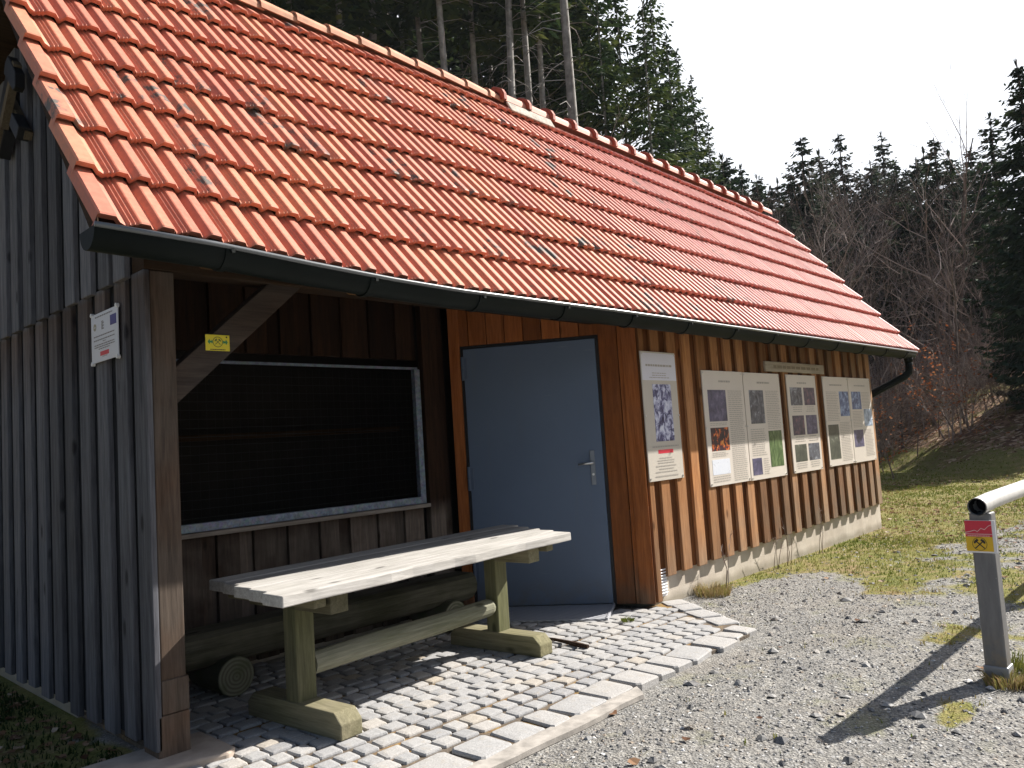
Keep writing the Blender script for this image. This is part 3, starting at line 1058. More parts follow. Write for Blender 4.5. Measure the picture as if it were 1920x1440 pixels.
# ridge tiles: old long ones to the left, collared ones to the right
def ridge_tile(x0, x1, z0, z1, rad0, rad1, name, mat, collar):
    mb = MB()
    n = 9
    prof = []
    rows = [(x0, rad0), (x1, rad1)] if not collar else [(x0, rad0), (x1, rad1)]
    vs = []
    for xx, rd in rows:
        zz = z0 + (z1 - z0) * (xx - x0) / (x1 - x0)
        for k in range(n):
            a = math.pi * (-0.05 + 1.10 * k / (n - 1))
            vs.append((xx, RY - math.cos(a) * rd * 1.08, zz + math.sin(a) * rd))
        for k in range(n):
            a = math.pi * (-0.05 + 1.10 * k / (n - 1))
            vs.append((xx, RY - math.cos(a) * (rd - 0.014) * 1.08, zz + math.sin(a) * (rd - 0.014)))
    m = 2 * n
    fs = []
    for k in range(n - 1):
        fs.append((k, m + k, m + k + 1, k + 1))
        fs.append((n + k, n + k + 1, m + n + k + 1, m + n + k))
        fs.append((k, k + 1, n + k + 1, n + k))
        fs.append((m + k, m + n + k, m + n + k + 1, m + k + 1))
    fs.append((0, n, m + n, m)); fs.append((n - 1, m + n - 1, m + 2 * n - 1, 2 * n - 1))
    mb.add(vs, fs, tr.random())
    o = hb(mb, name, mat, roof, smooth=False)
    if collar:
        mb = MB()
        vs = []
        for xx, dr in ((x0 - 0.035, 0.020), (x0 - 0.02, 0.034), (x0 + 0.015, 0.034), (x0 + 0.03, 0.006), (x0 + 0.03, -0.012), (x0 - 0.035, -0.012)):
            for k in range(n):
                a = math.pi * (-0.06 + 1.12 * k / (n - 1))
                bumpk = 0.016 if k == n // 2 else 0
                vs.append((xx, RY - math.cos(a) * (rad0 + dr) * 1.08, z0 + math.sin(a) * (rad0 + dr + (bumpk if dr > 0 else 0))))
        fs = [(j * n + k, ((j + 1) % 6) * n + k, ((j + 1) % 6) * n + k + 1, j * n + k + 1) for j in range(6) for k in range(n - 1)]
        mb.add(vs, fs, tr.random())
        hb(mb, 'collar', m_collar, roof)


x = XL
while x < 5.42:
    x1 = min(x + 0.30, 5.46)
    ridge_tile(x, x1 + 0.03, ridge_z(x) + 0.035, ridge_z(x1) + 0.022, 0.095, 0.082, 'ridge_tile', m_ridge_old, False)
    x += 0.30
x = 5.47
while x < XEND - 0.1:
    x1 = min(x + 0.367, XEND)
    ridge_tile(x, x1 + 0.02, ridge_z(x) + 0.045, ridge_z(x1) + 0.045, 0.098, 0.094, 'ridge_tile', m_ridge, True)
    x += 0.367
p = MB()
for s in (1, -1):
    a = rs(5.50, 0.962, 0.085, s); b = rs(6.16, 0.962, 0.085, s)
    p.obox((a + b) / 2 + Vector((0, 0, 0.0)), (b - a) / 2, Vector((0, 0.012, -0.002)), Vector((0, s * 0.03, 0.055)))
hb(p, 'ridge_mortar', m_mortar, roof, bevel=0.01)

# gutter: half round with beaded front lip
GYc, GR = 3.235, 0.082


def gut_z(x): return eave_z(x) - 0.018


p = MB()
n = 12
xs = np.linspace(1.075, 11.20, 22)
vs = []
for xx in xs:
    for rad in (GR, GR - 0.006):
        for k in range(n + 1):
            a = math.pi * k / n
            vs.append((xx, GYc - math.cos(a) * rad, gut_z(xx) - math.sin(a) * rad * 1.02))
m = 2 * (n + 1)
fs = []
for i in range(len(xs) - 1):
    for k in range(n):
        fs.append((i * m + k, i * m + k + 1, (i + 1) * m + k + 1, (i + 1) * m + k))
        o_ = n + 1
        fs.append((i * m + o_ + k, (i + 1) * m + o_ + k, (i + 1) * m + o_ + k + 1, i * m + o_ + k + 1))
for i in (0, len(xs) - 1):
    f = tuple(i * m + k for k in range(n + 1))
    fs.append(f if i else tuple(reversed(f)))
p.add(vs, fs, 0.5)
gutter = hb(p, 'gutter', m_gutter)
for pol in gutter.data.polygons:
    pol.use_smooth = len(pol.vertices) == 4
p = MB()
p.tube([(xx, GYc - GR - 0.004, gut_z(xx) + 0.002) for xx in xs], 0.0115, 8)
hb(p, 'lip', plain('gutter_lip_paint', (0.13, 0.14, 0.15), 0.3, 0.2, 0.1, spec=0.6), gutter, smooth=True)
x = 1.62
while x < 11.2:
    p = MB()
    pts = []
    for k in range(n + 1):
        a = math.pi * k / n
        pts.append((x, GYc - math.cos(a) * (GR + 0.004), gut_z(x) - math.sin(a) * (GR + 0.005) * 1.02))
    for k in range(n):
        a = Vector(pts[k]); b = Vector(pts[k + 1]); mid = (a + b) / 2
        nr = (mid - Vector((x, GYc, gut_z(x)))).normalized()
        p.obox(mid, (b - a) * 0.52, Vector((0.016, 0, 0)), nr * 0.003)
    p.obox((x + 0.012, GYc - GR - 0.013, gut_z(x) - 0.02), (0.008, 0, 0), (0, 0.004, 0), (0, 0, 0.008))
    hb(p, 'bracket', m_gutter, gutter)
    x += 0.765
p = MB()
gz = gut_z(11.1)
pts = [(11.09, 3.235, gz - 0.07), (11.09, 3.235, gz - 0.19), (11.085, 3.245, gz - 0.26), (11.06, 3.29, gz - 0.31), (10.93, 3.60, gz - 0.47), (10.85, 3.80, gz - 0.58), (10.825, 3.93, gz - 0.68), (10.82, 3.955, gz - 0.80), (10.82, 3.96, 0.36)]
p.tube(pts, 0.047, 12)
p.tube([(11.09, 3.235, gz - 0.06), (11.09, 3.235, gz - 0.13)], [0.06, 0.05], 12)
down = hb(p, 'downpipe', m_gutter, smooth=True)
p = MB()
p.tube([(10.82, 3.96, 0.37), (10.82, 3.96, -0.1)], 0.058, 12)
hb(p, 'ground_pipe', m_zinc, down, smooth=True)
# vent grille in the plinth
p = MB()
p.box(5.425, 5.565, 3.632, 3.654, 0.045, 0.275)
vg = hb(p, 'vent_grille', m_white)
p = MB()
for k in range(9):
    z0 = 0.06 + k * 0.0235
    p.obox((5.495, 3.627, z0 + 0.008), (0.062, 0, 0), (0, 0.006, -0.006), (0, 0.002, 0.003))
hb(p, 'louvre', m_white, vg)

# ================================================================= picnic table
def place(root, loc, rz=0.0):
    root.location = loc
    root.rotation_euler = (0, 0, rz)


tb = empty('picnic_table')
tag(tb, 'heavy plank picnic table with bleached top and mossy green legs on the cobbles', 'table')
p = MB()
TW, TZ = 0.84, 0.745
pw = TW / 5
for k in range(5):
    y0 = -TW / 2 + k * pw + (0.009 if k else 0); y1 = -TW / 2 + (k + 1) * pw - (0.009 if k < 4 else 0)
    # the planks are not sawn flush: each one sits a little further along than the one before it
    f = k / 4
    x0 = -1.245 + 0.13 * f + (0.0, 0.004, -0.003, 0.003, 0.0)[k]
    x1 = 1.03 + (0.0, 0.05, 0.12, 0.20, 0.29)[k]
    n = 14
    vs = []
    for i in range(n + 1):
        xx = x0 + (x1 - x0) * i / n
        wv = 0.004 * math.sin(i * 1.3 + k * 2) + 0.003 * math.sin(i * 2.9) if k == 0 else 0.0015 * math.sin(i * 1.1 + k * 3)
        vs += [(xx, y0 + wv * 1.5, TZ - 0.058), (xx, y1, TZ - 0.055), (xx, y1, TZ + 0.3 * wv), (xx, y0 + wv, TZ - (0.004 if k == 0 else 0.0))]
    fs = [(3, 2, 1, 0)] + [(i * 4 + j, i * 4 + (j + 1) % 4, i * 4 + 4 + (j + 1) % 4, i * 4 + 4 + j) for i in range(n) for j in range(4)] + [(n * 4, n * 4 + 1, n * 4 + 2, n * 4 + 3)]
    p.add(vs, fs, rnd.uniform(0.35, 0.95))
p.build('tabletop', m_table, tb, bevel=0.006)
for sx in (-0.865, 0.715):
    p = MB()
    p.box(sx - 0.058, sx + 0.058, -0.052, 0.052, 0.115, 0.60, rnd.random())
    leg = p.build('leg', m_green_z, tb, bevel=0.006)
    p = MB()
    w = 0.066
    prof = [(-0.39, 0.0), (0.39, 0.0), (0.39, 0.075), (0.34, 0.125), (-0.34, 0.125), (-0.39, 0.075)]
    p.prism([(sx - w, a, b) for a, b in prof], (2 * w, 0, 0), rnd.random())
    p.build('foot', m_green_y, leg, bevel=0.006)
    p = MB()
    p.box(sx - 0.055, sx + 0.055, -0.34, 0.36, 0.585, 0.687, rnd.random())
    p.build('bearer', m_green_y, leg, bevel=0.005)
    p = MB()
    xx = sx + (0.15 if sx > 0 else -0.13)
    p.box(xx - 0.035, xx + 0.035, -0.36, 0.38, 0.637, 0.687, rnd.random())
    p.build('cross_batten', m_green_y, tb, bevel=0.004)
p = MB()
pts = [(-0.80, 0, 0.285), (-0.35, 0.0, 0.289), (0.15, 0.0, 0.283), (0.62, 0, 0.288), (0.65, 0, 0.289)]
p.tube(pts, [0.058, 0.061, 0.059, 0.057, 0.045], 14, True, 0.5)
p.build('stretcher', m_green_x, tb)
place(tb, (3.06, 3.755, 0.0), R_(4.6))

# log bench against the porch wall
be = empty('log_bench')
tag(be, 'half log bench on round log blocks under the mesh window', 'bench')
p = MB()
n = 14
vs = []
xs_ = [-1.16, -1.1, -0.4, 0.3, 0.95, 1.145, 1.16]
rr_ = [0.125, 0.135, 0.137, 0.135, 0.136, 0.132, 0.122]
for xx, rd in zip(xs_, rr_):
    for k in range(n):
        a = 2 * math.pi * k / n
        zz = math.sin(a) * rd
        vs.append((xx, math.cos(a) * rd * 1.15, 0.295 + min(zz, 0.085) * (1.0 if zz < 0 else 1.0)))
fs = [(i * n + k, i * n + (k + 1) % n, (i + 1) * n + (k + 1) % n, (i + 1) * n + k) for i in range(len(xs_) - 1) for k in range(n)]
fs = [tuple(reversed(f)) for f in fs] + [tuple(range(n)), tuple(reversed([(len(xs_) - 1) * n + k for k in range(n)]))]
p.add(vs, fs, 0.5)
p.build('seat', m_log, be)
q = NT('log_end_grain')
P_ = q.co.outputs['Object']
ring = q.n('ShaderNodeTexWave', wave_type='RINGS', rings_direction='Y')
q.put(ring.inputs['Vector'], P_); ring.inputs['Scale'].default_value = 14; ring.inputs['Distortion'].default_value = 1.5
cc = q.mix(q.ramp(ring.outputs['Fac'], [(0.2, 0.0), (0.8, 1.0)]), (0.10, 0.10, 0.07), (0.19, 0.19, 0.14))
cc = q.mix(q.ramp(q.noise(P_, 9, 4), [(0.4, 0.0), (0.7, 0.8)]), cc, (0.07, 0.09, 0.04))
m_end = q.fin(cc, 0.9)
for sx in (-0.86, 0.87):
    p = MB()
    p.tube([(0, -0.20, 0), (0, -0.195, 0), (0, 0.20, 0)], [0.104, 0.112, 0.112], 18, True, rnd.random())
    o = p.build('log_block', m_end, be)
    o.location = (sx, 0, 0.112)
place(be, (3.09, 4.64, 0.0), 0)

# threshold ramp of ribbed steel
p = MB()
a0 = dp(0.0, 0.02, 0.028); a1 = dp(1.05, 0.02, 0.028); b1 = dp(1.02, 0.47, 0.012); b0 = dp(0.03, 0.47, 0.012)
p.prism([a0, b0, b1, a1], (0, 0, -0.012))
p.prism([dp(-0.012, 0.02, 0.036), dp(0.018, 0.475, 0.02), dp(0.036, 0.475, 0.02), dp(0.006, 0.02, 0.036)], (0, 0, -0.03))
rampo = p.build('threshold_ramp', m_plate, bevel=0.003)
tag(rampo, 'ribbed grey steel ramp plate lying on the cobbles before the door', 'ramp')

# dry twig on the cobbles
p = MB()
p.tube([(4.10, 3.72, 0.012), (4.085, 3.60, 0.018), (4.075, 3.47, 0.016), (4.06, 3.36, 0.015), (4.05, 3.28, 0.018)], [0.006, 0.010, 0.014, 0.017, 0.012], 6)
p.tube([(4.075, 3.47, 0.018), (4.10, 3.40, 0.03)], [0.006, 0.003], 5)
tw = p.build('stick', plain('dark_stick_bark', (0.05, 0.028, 0.018), 0.95, var=0.4, scale=25))
tag(tw, 'dark brown stick lying on the cobbles beside the table foot', 'stick')


# ================================================================= signs
def dashes(mb, pt, rows, x0, x1, h, rr, ragged=0.0, center=False, fill=1.0):
    """lines of print too small to read: word-long strokes.  pt(u, v) -> point"""
    for v in rows:
        L = (x1 - x0) * (1 - ragged * rr.random())
        u = x0 + ((x1 - x0 - L) / 2 if center else 0)
        end = u + L
        while u < end - 0.004:
            w = min(rr.uniform(0.03, 0.085), end - u)
            mb.quad(pt(u, v + h), pt(u + w, v + h), pt(u + w, v), pt(u, v), rr.random())
            u += w + 0.012


def flat_mat(name, col, rough=0.35, spec=0.4):
    q = NT(name)
    c = q.mix(q.ramp(q.noise(q.co.outputs['Object'], 2.5, 3), [(0.3, 0.0), (0.7, 1.0)]), tuple(x * 0.94 for x in col), col)
    return q.fin(c, rough, 0, spec)


def photo_mat(name, stops, scale, vor=False, stretch=(1, 1, 1), detail=5):
    q = NT(name)
    v = q.vmul(q.co.outputs['Object'], stretch)
    if vor:
        f = q.math('ADD', q.math('MULTIPLY', q.voro(v, scale), 0.75), q.math('MULTIPLY', q.noise(v, scale * 2.2, 4), 0.5))
    else:
        f = q.noise(v, scale, detail, 0.65, 0.8)
    return q.fin(q.ramp(f, stops), 0.35, 0, 0.4)


m_panel = flat_mat('beige_panel_print', (0.68, 0.62, 0.555), 0.32)
m_panel_grey = flat_mat('grey_beige_panel_print', (0.56, 0.515, 0.45), 0.32)
m_lilac = flat_mat('pale_lilac_print', (0.70, 0.70, 0.78))
m_print = flat_mat('grey_print_ink', (0.40, 0.37, 0.335))
m_print_dark = flat_mat('dark_print_ink', (0.16, 0.15, 0.15))
m_red = flat_mat('red_print', (0.62, 0.03, 0.06))
m_bluepr = flat_mat('deep_blue_print', (0.02, 0.02, 0.20))
m_paper = flat_mat('white_sign_face', (0.66, 0.68, 0.74))
m_yellow = flat_mat('yellow_sign_face', (0.75, 0.62, 0.03))
m_amber = flat_mat('amber_sign_face', (0.74, 0.46, 0.02))
m_greenpr = flat_mat('green_print', (0.05, 0.25, 0.08))
m_blackpr = flat_mat('black_print', (0.03, 0.02, 0.015))
PH = {
    'rock': photo_mat('violet_rock_photo', [(0.25, (0.015, 0.015, 0.03)), (0.5, (0.09, 0.085, 0.16)), (0.75, (0.22, 0.20, 0.30))], 11),
    'fire': photo_mat('fire_photo', [(0.35, (0.015, 0.01, 0.02)), (0.52, (0.06, 0.02, 0.03)), (0.58, (0.6, 0.10, 0.02)), (0.70, (0.9, 0.5, 0.12))], 15),
    'diagram': photo_mat('pale_diagram_print', [(0.3, (0.66, 0.70, 0.78)), (0.62, (0.72, 0.75, 0.82)), (0.72, (0.35, 0.38, 0.45))], 14),
    'snow': photo_mat('snowy_rock_photo', [(0.36, (0.02, 0.02, 0.07)), (0.46, (0.12, 0.12, 0.26)), (0.53, (0.42, 0.44, 0.62)), (0.64, (0.70, 0.72, 0.84))], 17, False, (1, 1, 0.8), 4),
    'cave': photo_mat('grey_cave_photo', [(0.3, (0.02, 0.02, 0.03)), (0.55, (0.12, 0.13, 0.16)), (0.72, (0.38, 0.41, 0.46))], 14),
    'wood': photo_mat('green_forest_photo', [(0.3, (0.02, 0.045, 0.015)), (0.5, (0.075, 0.13, 0.045)), (0.68, (0.24, 0.32, 0.15))], 7, False, (3, 3, 1)),
    'dusk': photo_mat('dark_tunnel_photo', [(0.3, (0.02, 0.018, 0.03)), (0.55, (0.09, 0.07, 0.12)), (0.7, (0.33, 0.14, 0.14))], 16),
    'moss': photo_mat('dark_olive_photo', [(0.35, (0.04, 0.045, 0.04)), (0.62, (0.10, 0.11, 0.085)), (0.78, (0.5, 0.5, 0.45))], 9),
    'blue': photo_mat('blue_tree_photo', [(0.35, (0.02, 0.04, 0.12)), (0.5, (0.10, 0.16, 0.32)), (0.62, (0.32, 0.42, 0.62))], 13),
    'sky': photo_mat('pale_blue_photo', [(0.3, (0.05, 0.07, 0.10)), (0.48, (0.30, 0.38, 0.50)), (0.7, (0.62, 0.70, 0.82))], 11),
}
PLY = WY - 0.016


def panel(name, label, x0, x1, z0, z1, face, pics, texts, title=None, screws=6, extra=None, seed=1, thick=0.010):
    rr = random.Random(seed)
    w, h = x1 - x0, z1 - z0
    root = empty(name, (x0, PLY, z0))
    tag(root, label, 'info board', 'information boards on the front wall')
    mb = MB()
    mb.box(0, w, 0, thick, 0, h)
    mb.build('board', face, root, bevel=0.0015)
    lay = [0]

    def pt(off):
        return lambda u, v: (u * w, -off, (1 - v) * h)
    if extra:
        for (u0, v0, u1, v1, mt, nm) in extra:
            m2 = MB(); f = pt(0.0008)
            m2.box(u0 * w, u1 * w, -0.0012, 0.0002, (1 - v1) * h, (1 - v0) * h)
            m2.build(nm, mt, root)
    for (u0, v0, u1, v1, k) in pics:
        m2 = MB()
        m2.box(u0 * w, u1 * w, -0.0016, 0.0002, (1 - v1) * h, (1 - v0) * h)
        o = m2.build('photo', PH[k], root)
    for (u0, u1, v0, v1, n, rag, cen) in texts:
        m2 = MB()
        rows = [v0 + (v1 - v0) * i / max(1, n - 1) for i in range(n)]
        dashes(m2, pt(0.0022), rows, u0, u1, min(0.0085, 0.34 * (v1 - v0) / max(1, n - 1)) if n > 1 else 0.010, rr, rag, cen)
        m2.build('printed_text', m_print, root)
    if title:
        m2 = MB()
        dashes(m2, pt(0.0022), [title[2]], title[0], title[1], 0.016, rr)
        m2.build('printed_title', m_print, root)
    sc = [(0.03, 0.02), (0.97, 0.02), (0.03, 0.98), (0.97, 0.98)] + ([(0.02, 0.5), (0.98, 0.5)] if screws == 6 else [])
    for (u, v) in sc:
        m2 = MB()
        m2.tube([(u * w, 0.001, (1 - v) * h), (u * w, -0.006, (1 - v) * h)], 0.008, 8)
        m2.build('screw', m_steel, root)
    return root


panel('info_board', 'narrow grey info board with snowy rock photo and red bar nearest the door', 5.36, 5.885, 0.98, 2.05, m_panel_grey,
      [(0.27, 0.255, 0.80, 0.70, 'snow')],
      [(0.18, 0.80, 0.165, 0.20, 3, 0.35, True), (0.14, 0.90, 0.735, 0.735, 1, 0, True), (0.25, 0.75, 0.825, 0.862, 3, 0.3, True), (0.17, 0.83, 0.885, 0.93, 3, 0.4, True), (0.15, 0.85, 0.962, 0.962, 1, 0.1, True)],
      (0.12, 0.88, 0.10), extra=[(0.012, 0.012, 0.988, 0.225, m_lilac, 'header_print'), (0.30, 0.765, 0.73, 0.793, m_red, 'red_bar')], seed=2)
panel('info_board', 'wide beige info board with violet rock photo above a fire photo', 6.318, 7.092, 0.86, 1.915, m_panel,
      [(0.10, 0.17, 0.53, 0.445, 'rock'), (0.10, 0.50, 0.53, 0.70, 'fire'), (0.08, 0.775, 0.50, 0.905, 'diagram')],
      [(0.58, 0.95, 0.175, 0.97, 46, 0.12, False), (0.10, 0.52, 0.46, 0.475, 2, 0.2, False), (0.10, 0.50, 0.715, 0.745, 3, 0.3, False), (0.08, 0.5, 0.92, 0.96, 3, 0.2, False)],
      (0.38, 0.66, 0.085), seed=3)
panel('info_board', 'beige info board with grey cave photo and tall green forest photo', 7.106, 7.905, 0.855, 1.913, m_panel,
      [(0.12, 0.165, 0.50, 0.48, 'cave'), (0.56, 0.555, 0.93, 0.90, 'wood'), (0.06, 0.80, 0.31, 0.955, 'rock')],
      [(0.56, 0.95, 0.17, 0.53, 22, 0.15, False), (0.08, 0.50, 0.53, 0.77, 13, 0.2, False), (0.36, 0.53, 0.81, 0.95, 8, 0.3, False)],
      (0.35, 0.70, 0.085), seed=4)
panel('info_board', 'beige info board with six small dark photos in two columns', 8.08, 8.84, 0.857, 1.912, m_panel,
      [(0.09, 0.13, 0.48, 0.315, 'cave'), (0.55, 0.13, 0.93, 0.315, 'dusk'), (0.09, 0.42, 0.48, 0.62, 'dusk'), (0.55, 0.42, 0.93, 0.62, 'rock'), (0.09, 0.715, 0.48, 0.89, 'moss'), (0.55, 0.715, 0.93, 0.89, 'cave')],
      [(0.10, 0.47, 0.33, 0.375, 3, 0.3, True), (0.56, 0.92, 0.33, 0.375, 3, 0.3, True), (0.10, 0.47, 0.635, 0.68, 3, 0.3, True), (0.56, 0.92, 0.635, 0.68, 3, 0.3, True), (0.10, 0.47, 0.905, 0.95, 3, 0.3, True), (0.56, 0.92, 0.905, 0.95, 3, 0.3, True)],
      (0.34, 0.66, 0.075), seed=5)
panel('info_board', 'beige info board with tall dark olive photo at its lower left', 9.05, 9.815, 0.866, 1.91, m_panel,
      [(0.60, 0.165, 0.98, 0.45, 'blue'), (0.06, 0.54, 0.46, 0.925, 'moss')],
      [(0.08, 0.55, 0.17, 0.49, 18, 0.15, False), (0.52, 0.95, 0.52, 0.95, 24, 0.15, False)],
      (0.25, 0.75, 0.085), seed=6)
panel('info_board', 'beige info board at the far end of the wall with blue tree photo', 9.83, 10.575, 0.864, 1.91, m_panel,
      [(0.10, 0.165, 0.52, 0.375, 'blue'), (0.60, 0.375, 0.97, 0.58, 'sky'), (0.06, 0.62, 0.48, 0.82, 'rock')],
      [(0.56, 0.95, 0.17, 0.35, 11, 0.2, False), (0.08, 0.52, 0.40, 0.58, 11, 0.15, False), (0.54, 0.95, 0.62, 0.93, 18, 0.2, False)],
      (0.25, 0.75, 0.085), seed=7)

# carved name plank above the boards
nb = empty('name_plank', (7.60, WY - 0.026, 1.936))
tag(nb, 'pale weathered wooden plank with faded carving fixed above the beige info boards', 'plank')
p = MB()
p.box(0, 1.50, 0, 0.024, 0, 0.105, 0.8)
p.build('board', m_plank_sign, nb, bevel=0.004)
p = MB()
rr = random.Random(77)
dashes(p, lambda u, v: (u * 1.5, -0.001, 0.105 * (1 - v)), [0.36], 0.12, 0.90, 0.30, rr)
p.build('carving', flat_mat('faded_carving', (0.25, 0.20, 0.14), 0.9), nb)

# notice plate on the gable
gs = empty('notice_plate', (GXF - 0.021, 4.418, 1.916))
tag(gs, 'white notice plate with blue and red fields on the grey gable boards', 'sign')
gw, gh = 0.368, 0.256
p = MB()
p.box(0, 0.005, -gw, 0, 0, gh)
p.build('plate', m_paper, gs, bevel=0.001)


def gp(u, v, o=0.0008):
    return (-o, -u * gw, (1 - v) * gh)


def grect(name, u0, v0, u1, v1, mt):
    m2 = MB()
    m2.box(-0.0012, 0.0004, -u1 * gw, -u0 * gw, (1 - v1) * gh, (1 - v0) * gh)
    return m2.build(name, mt, gs)


grect('blue_field', 0.73, 0.14, 0.95, 0.34, m_bluepr)
grect('red_field', 0.34, 0.80, 0.66, 0.885, m_red)
p = MB()
rr = random.Random(5)
dashes(p, gp, [0.06], 0.16, 0.82, 0.026, rr)
dashes(p, gp, [0.46, 0.54], 0.10, 0.88, 0.022, rr)
dashes(p, gp, [0.59], 0.44, 0.56, 0.014, rr)
dashes(p, gp, [0.64, 0.685], 0.12, 0.88, 0.020, rr)
dashes(p, gp, [0.73], 0.28, 0.70, 0.018, rr)
dashes(p, gp, [0.90], 0.42, 0.60, 0.012, rr)
for k in range(6):
    p.quad(gp(0.40, 0.185 + k * 0.03), gp(0.47 + 0.03 * (k % 2), 0.185 + k * 0.03), gp(0.47 + 0.03 * (k % 2), 0.205 + k * 0.03), gp(0.40, 0.205 + k * 0.03))
p.build('printed_text', m_print_dark, gs)
p = MB()
for k in range(10):
    a0 = 2 * math.pi * k / 10
    p.quad(gp(0.15 + 0.02 * math.cos(a0), 0.27 + 0.03 * math.sin(a0)), gp(0.15 + 0.055 * math.cos(a0), 0.27 + 0.075 * math.sin(a0)), gp(0.15 + 0.055 * math.cos(a0 + .5), 0.27 + 0.075 * math.sin(a0 + .5)), gp(0.15 + 0.02 * math.cos(a0 + .5), 0.27 + 0.03 * math.sin(a0 + .5)))
p.build('small_emblem', flat_mat('olive_print', (0.30, 0.26, 0.12)), gs)
for u, v in ((0.03, -0.005), (0.97, -0.005), (0.03, 1.005), (0.97, 1.005)):
    p = MB()
    c = Vector(gp(u, v, 0))
    p.tube([c + Vector((0.010, 0, 0)), c + Vector((-0.006, 0, 0))], 0.011, 10)
    p.build('screw', m_white, gs)


# crossed hammers, used on the gable and on the small trail signs
def hammers(o, ux, uy, nrm, s, th, handles, heads):
    """two crossed miner's hammers of size s in the plane (ux, uy), thickness th"""
    ux = Vector(ux); uy = Vector(uy); nrm = Vector(nrm); o = Vector(o)
    for sg in (1, -1):
        d = (ux * sg * 0.72 + uy * 0.70).normalized()
        e = (uy * 0.72 - ux * sg * 0.70).normalized()
        off = nrm * (th * 0.55 if sg > 0 else -th * 0.45) * (1 if th > 0.005 else 0.2)
        handles.obox(o + off, d * s * 0.52, e * s * 0.045, nrm * th * 0.4, 0.6)
        hc = o + d * s * 0.40 + off
        heads.prism([hc + e * s * a + d * s * b + nrm * (-th * 0.5) for a, b in ((-0.26, -0.02), (-0.22, -0.085), (0.20, -0.10), (0.24, 0.0), (0.20, 0.10), (-0.16, 0.09))], nrm * th)


em = empty('mining_emblem', (GXF - 0.05, 5.55, 3.67))
tag(em, 'dark crossed hammers emblem fixed high on the grey gable boards', 'emblem')
h1, h2 = MB(), MB()
hammers((-0.03, 0, 0.0), (0, -1, 0), (0, 0, 1), (-1, 0, 0), 0.62, 0.055, h1, h2)
for sg in (1, -1):
    d = Vector((0, -sg * 0.72, 0.70)).normalized(); e = Vector((0, sg * 0.70, 0.72)).normalized()
    h2.obox(Vector((-0.03, 0, 0)) - d * 0.215, d * 0.10, e * 0.045, Vector((0.035, 0, 0)))
h1.build('handles', m_hammer_wood, em)
h2.build('hammer_heads', m_iron, em, bevel=0.006)

# yellow trail plate on the brace
ys = empty('trail_plate', (1.805, 3.795, 1.925))
tag(ys, 'small yellow plate with green wreath nailed to the dark porch brace', 'sign')
yw, yh = 0.128, 0.082
p = MB()
p.box(0, yw, 0, 0.004, 0, yh)
p.build('plate', m_yellow, ys, bevel=0.0008)
p = MB()
c = Vector((yw / 2, -0.001, yh * 0.55))
n = 20
for k in range(n):
    a = 2 * math.pi * k / n; b = 2 * math.pi * (k + 1) / n
    p.quad(*[c + Vector((math.cos(t) * rd, 0, math.sin(t) * rd)) for t, rd in ((a, 0.024), (b, 0.024), (b, 0.0275), (a, 0.0275))])
h1 = MB()
hammers(c, (1, 0, 0), (0, 0, 1), (0, -1, 0), 0.036, 0.0006, p, p)
p.build('hammer_mark', flat_mat('dark_green_print', (0.12, 0.15, 0.02)), ys)
p = MB()
for sg in (1, -1):
    q_ = c + Vector((sg * 0.040, 0, 0))
    p.add([q_ + Vector((-sg * 0.012, 0, -0.008)), q_ + Vector((-sg * 0.012, 0, 0.008)), q_ + Vector((0, 0, 0.004)), q_ + Vector((sg * 0.004, 0, 0.014)), q_ + Vector((sg * 0.014, 0, 0.0)), q_ + Vector((sg * 0.004, 0, -0.014)), q_ + Vector((0, 0, -0.004))], [(0, 1, 2, 3, 4, 5, 6)])
p.build('leaves', m_greenpr, ys)
p = MB()
dashes(p, lambda u, v: (u * yw, -0.001, (1 - v) * yh), [0.90], 0.18, 0.82, 0.055, random.Random(4))
p.build('printed_text', m_blackpr, ys)
p = MB()
p.tube([(yw * 0.87, 0.001, yh * 0.87), (yw * 0.87, -0.003, yh * 0.87)], 0.004, 8)
p.build('nail', m_iron, ys)

# ================================================================= handrail with trail sign
hr = empty('handrail', (4.60, 1.07, 0))
tag(hr, 'grey steel handrail post carrying a thick pale pipe beside the gravel path', 'handrail')
p = MB()
for xx in (0.0,):
    p.box(xx - 0.05, xx + 0.05, -0.05, 0.05, 0.075, 0.85, 0.5)
hp = p.build('post', m_post_grey, hr, bevel=0.008)
p = MB()
p.box(-0.056, 0.056, -0.056, 0.056, -0.08, 0.085, 0.5)
p.build('sleeve', plain('bare_zinc_sleeve', (0.33, 0.34, 0.36), 0.5, 0.4), hp, bevel=0.006)
hp.rotation_euler = (0, R_(0.6), 0)
p = MB()
p.box(2.65, 2.75, -0.09, 0.01, -0.1, 0.86, 0.5)
p.build('post', m_post_grey, hr, bevel=0.008)
pts = [(-0.075, 0.0, 0.885), (0.15, -0.012, 0.896), (0.5, -0.03, 0.902), (1.2, -0.045, 0.905), (2.2, -0.045, 0.905), (5.0, -0.045, 0.905)]
n = 18
p = MB()
p.tube(pts, 0.0445, n, False)
vo = len(p.v)
p.tube(list(reversed(pts[:3])), 0.0405, n, False)
b2 = vo + 2 * n
p.build('pipe', m_rail, hr, smooth=True)
p = MB()
p.tube([(-0.0755, 0.0, 0.885), (-0.068, 0.0, 0.8853)], [0.0447, 0.0447], n, False)
p.tube([(0.06, -0.006, 0.891), (0.07, -0.006, 0.891)], 0.0404, n, True)
p.tube([(-0.07, 0.0, 0.885), (0.065, -0.006, 0.891)], 0.0395, n, False)
p.build('pipe_mouth', m_black, hr)

ts = empty('trail_sign', (4.543, 1.085, 0.655))
tag(ts, 'red and yellow trail sign with crossed hammers on the grey handrail post', 'sign')
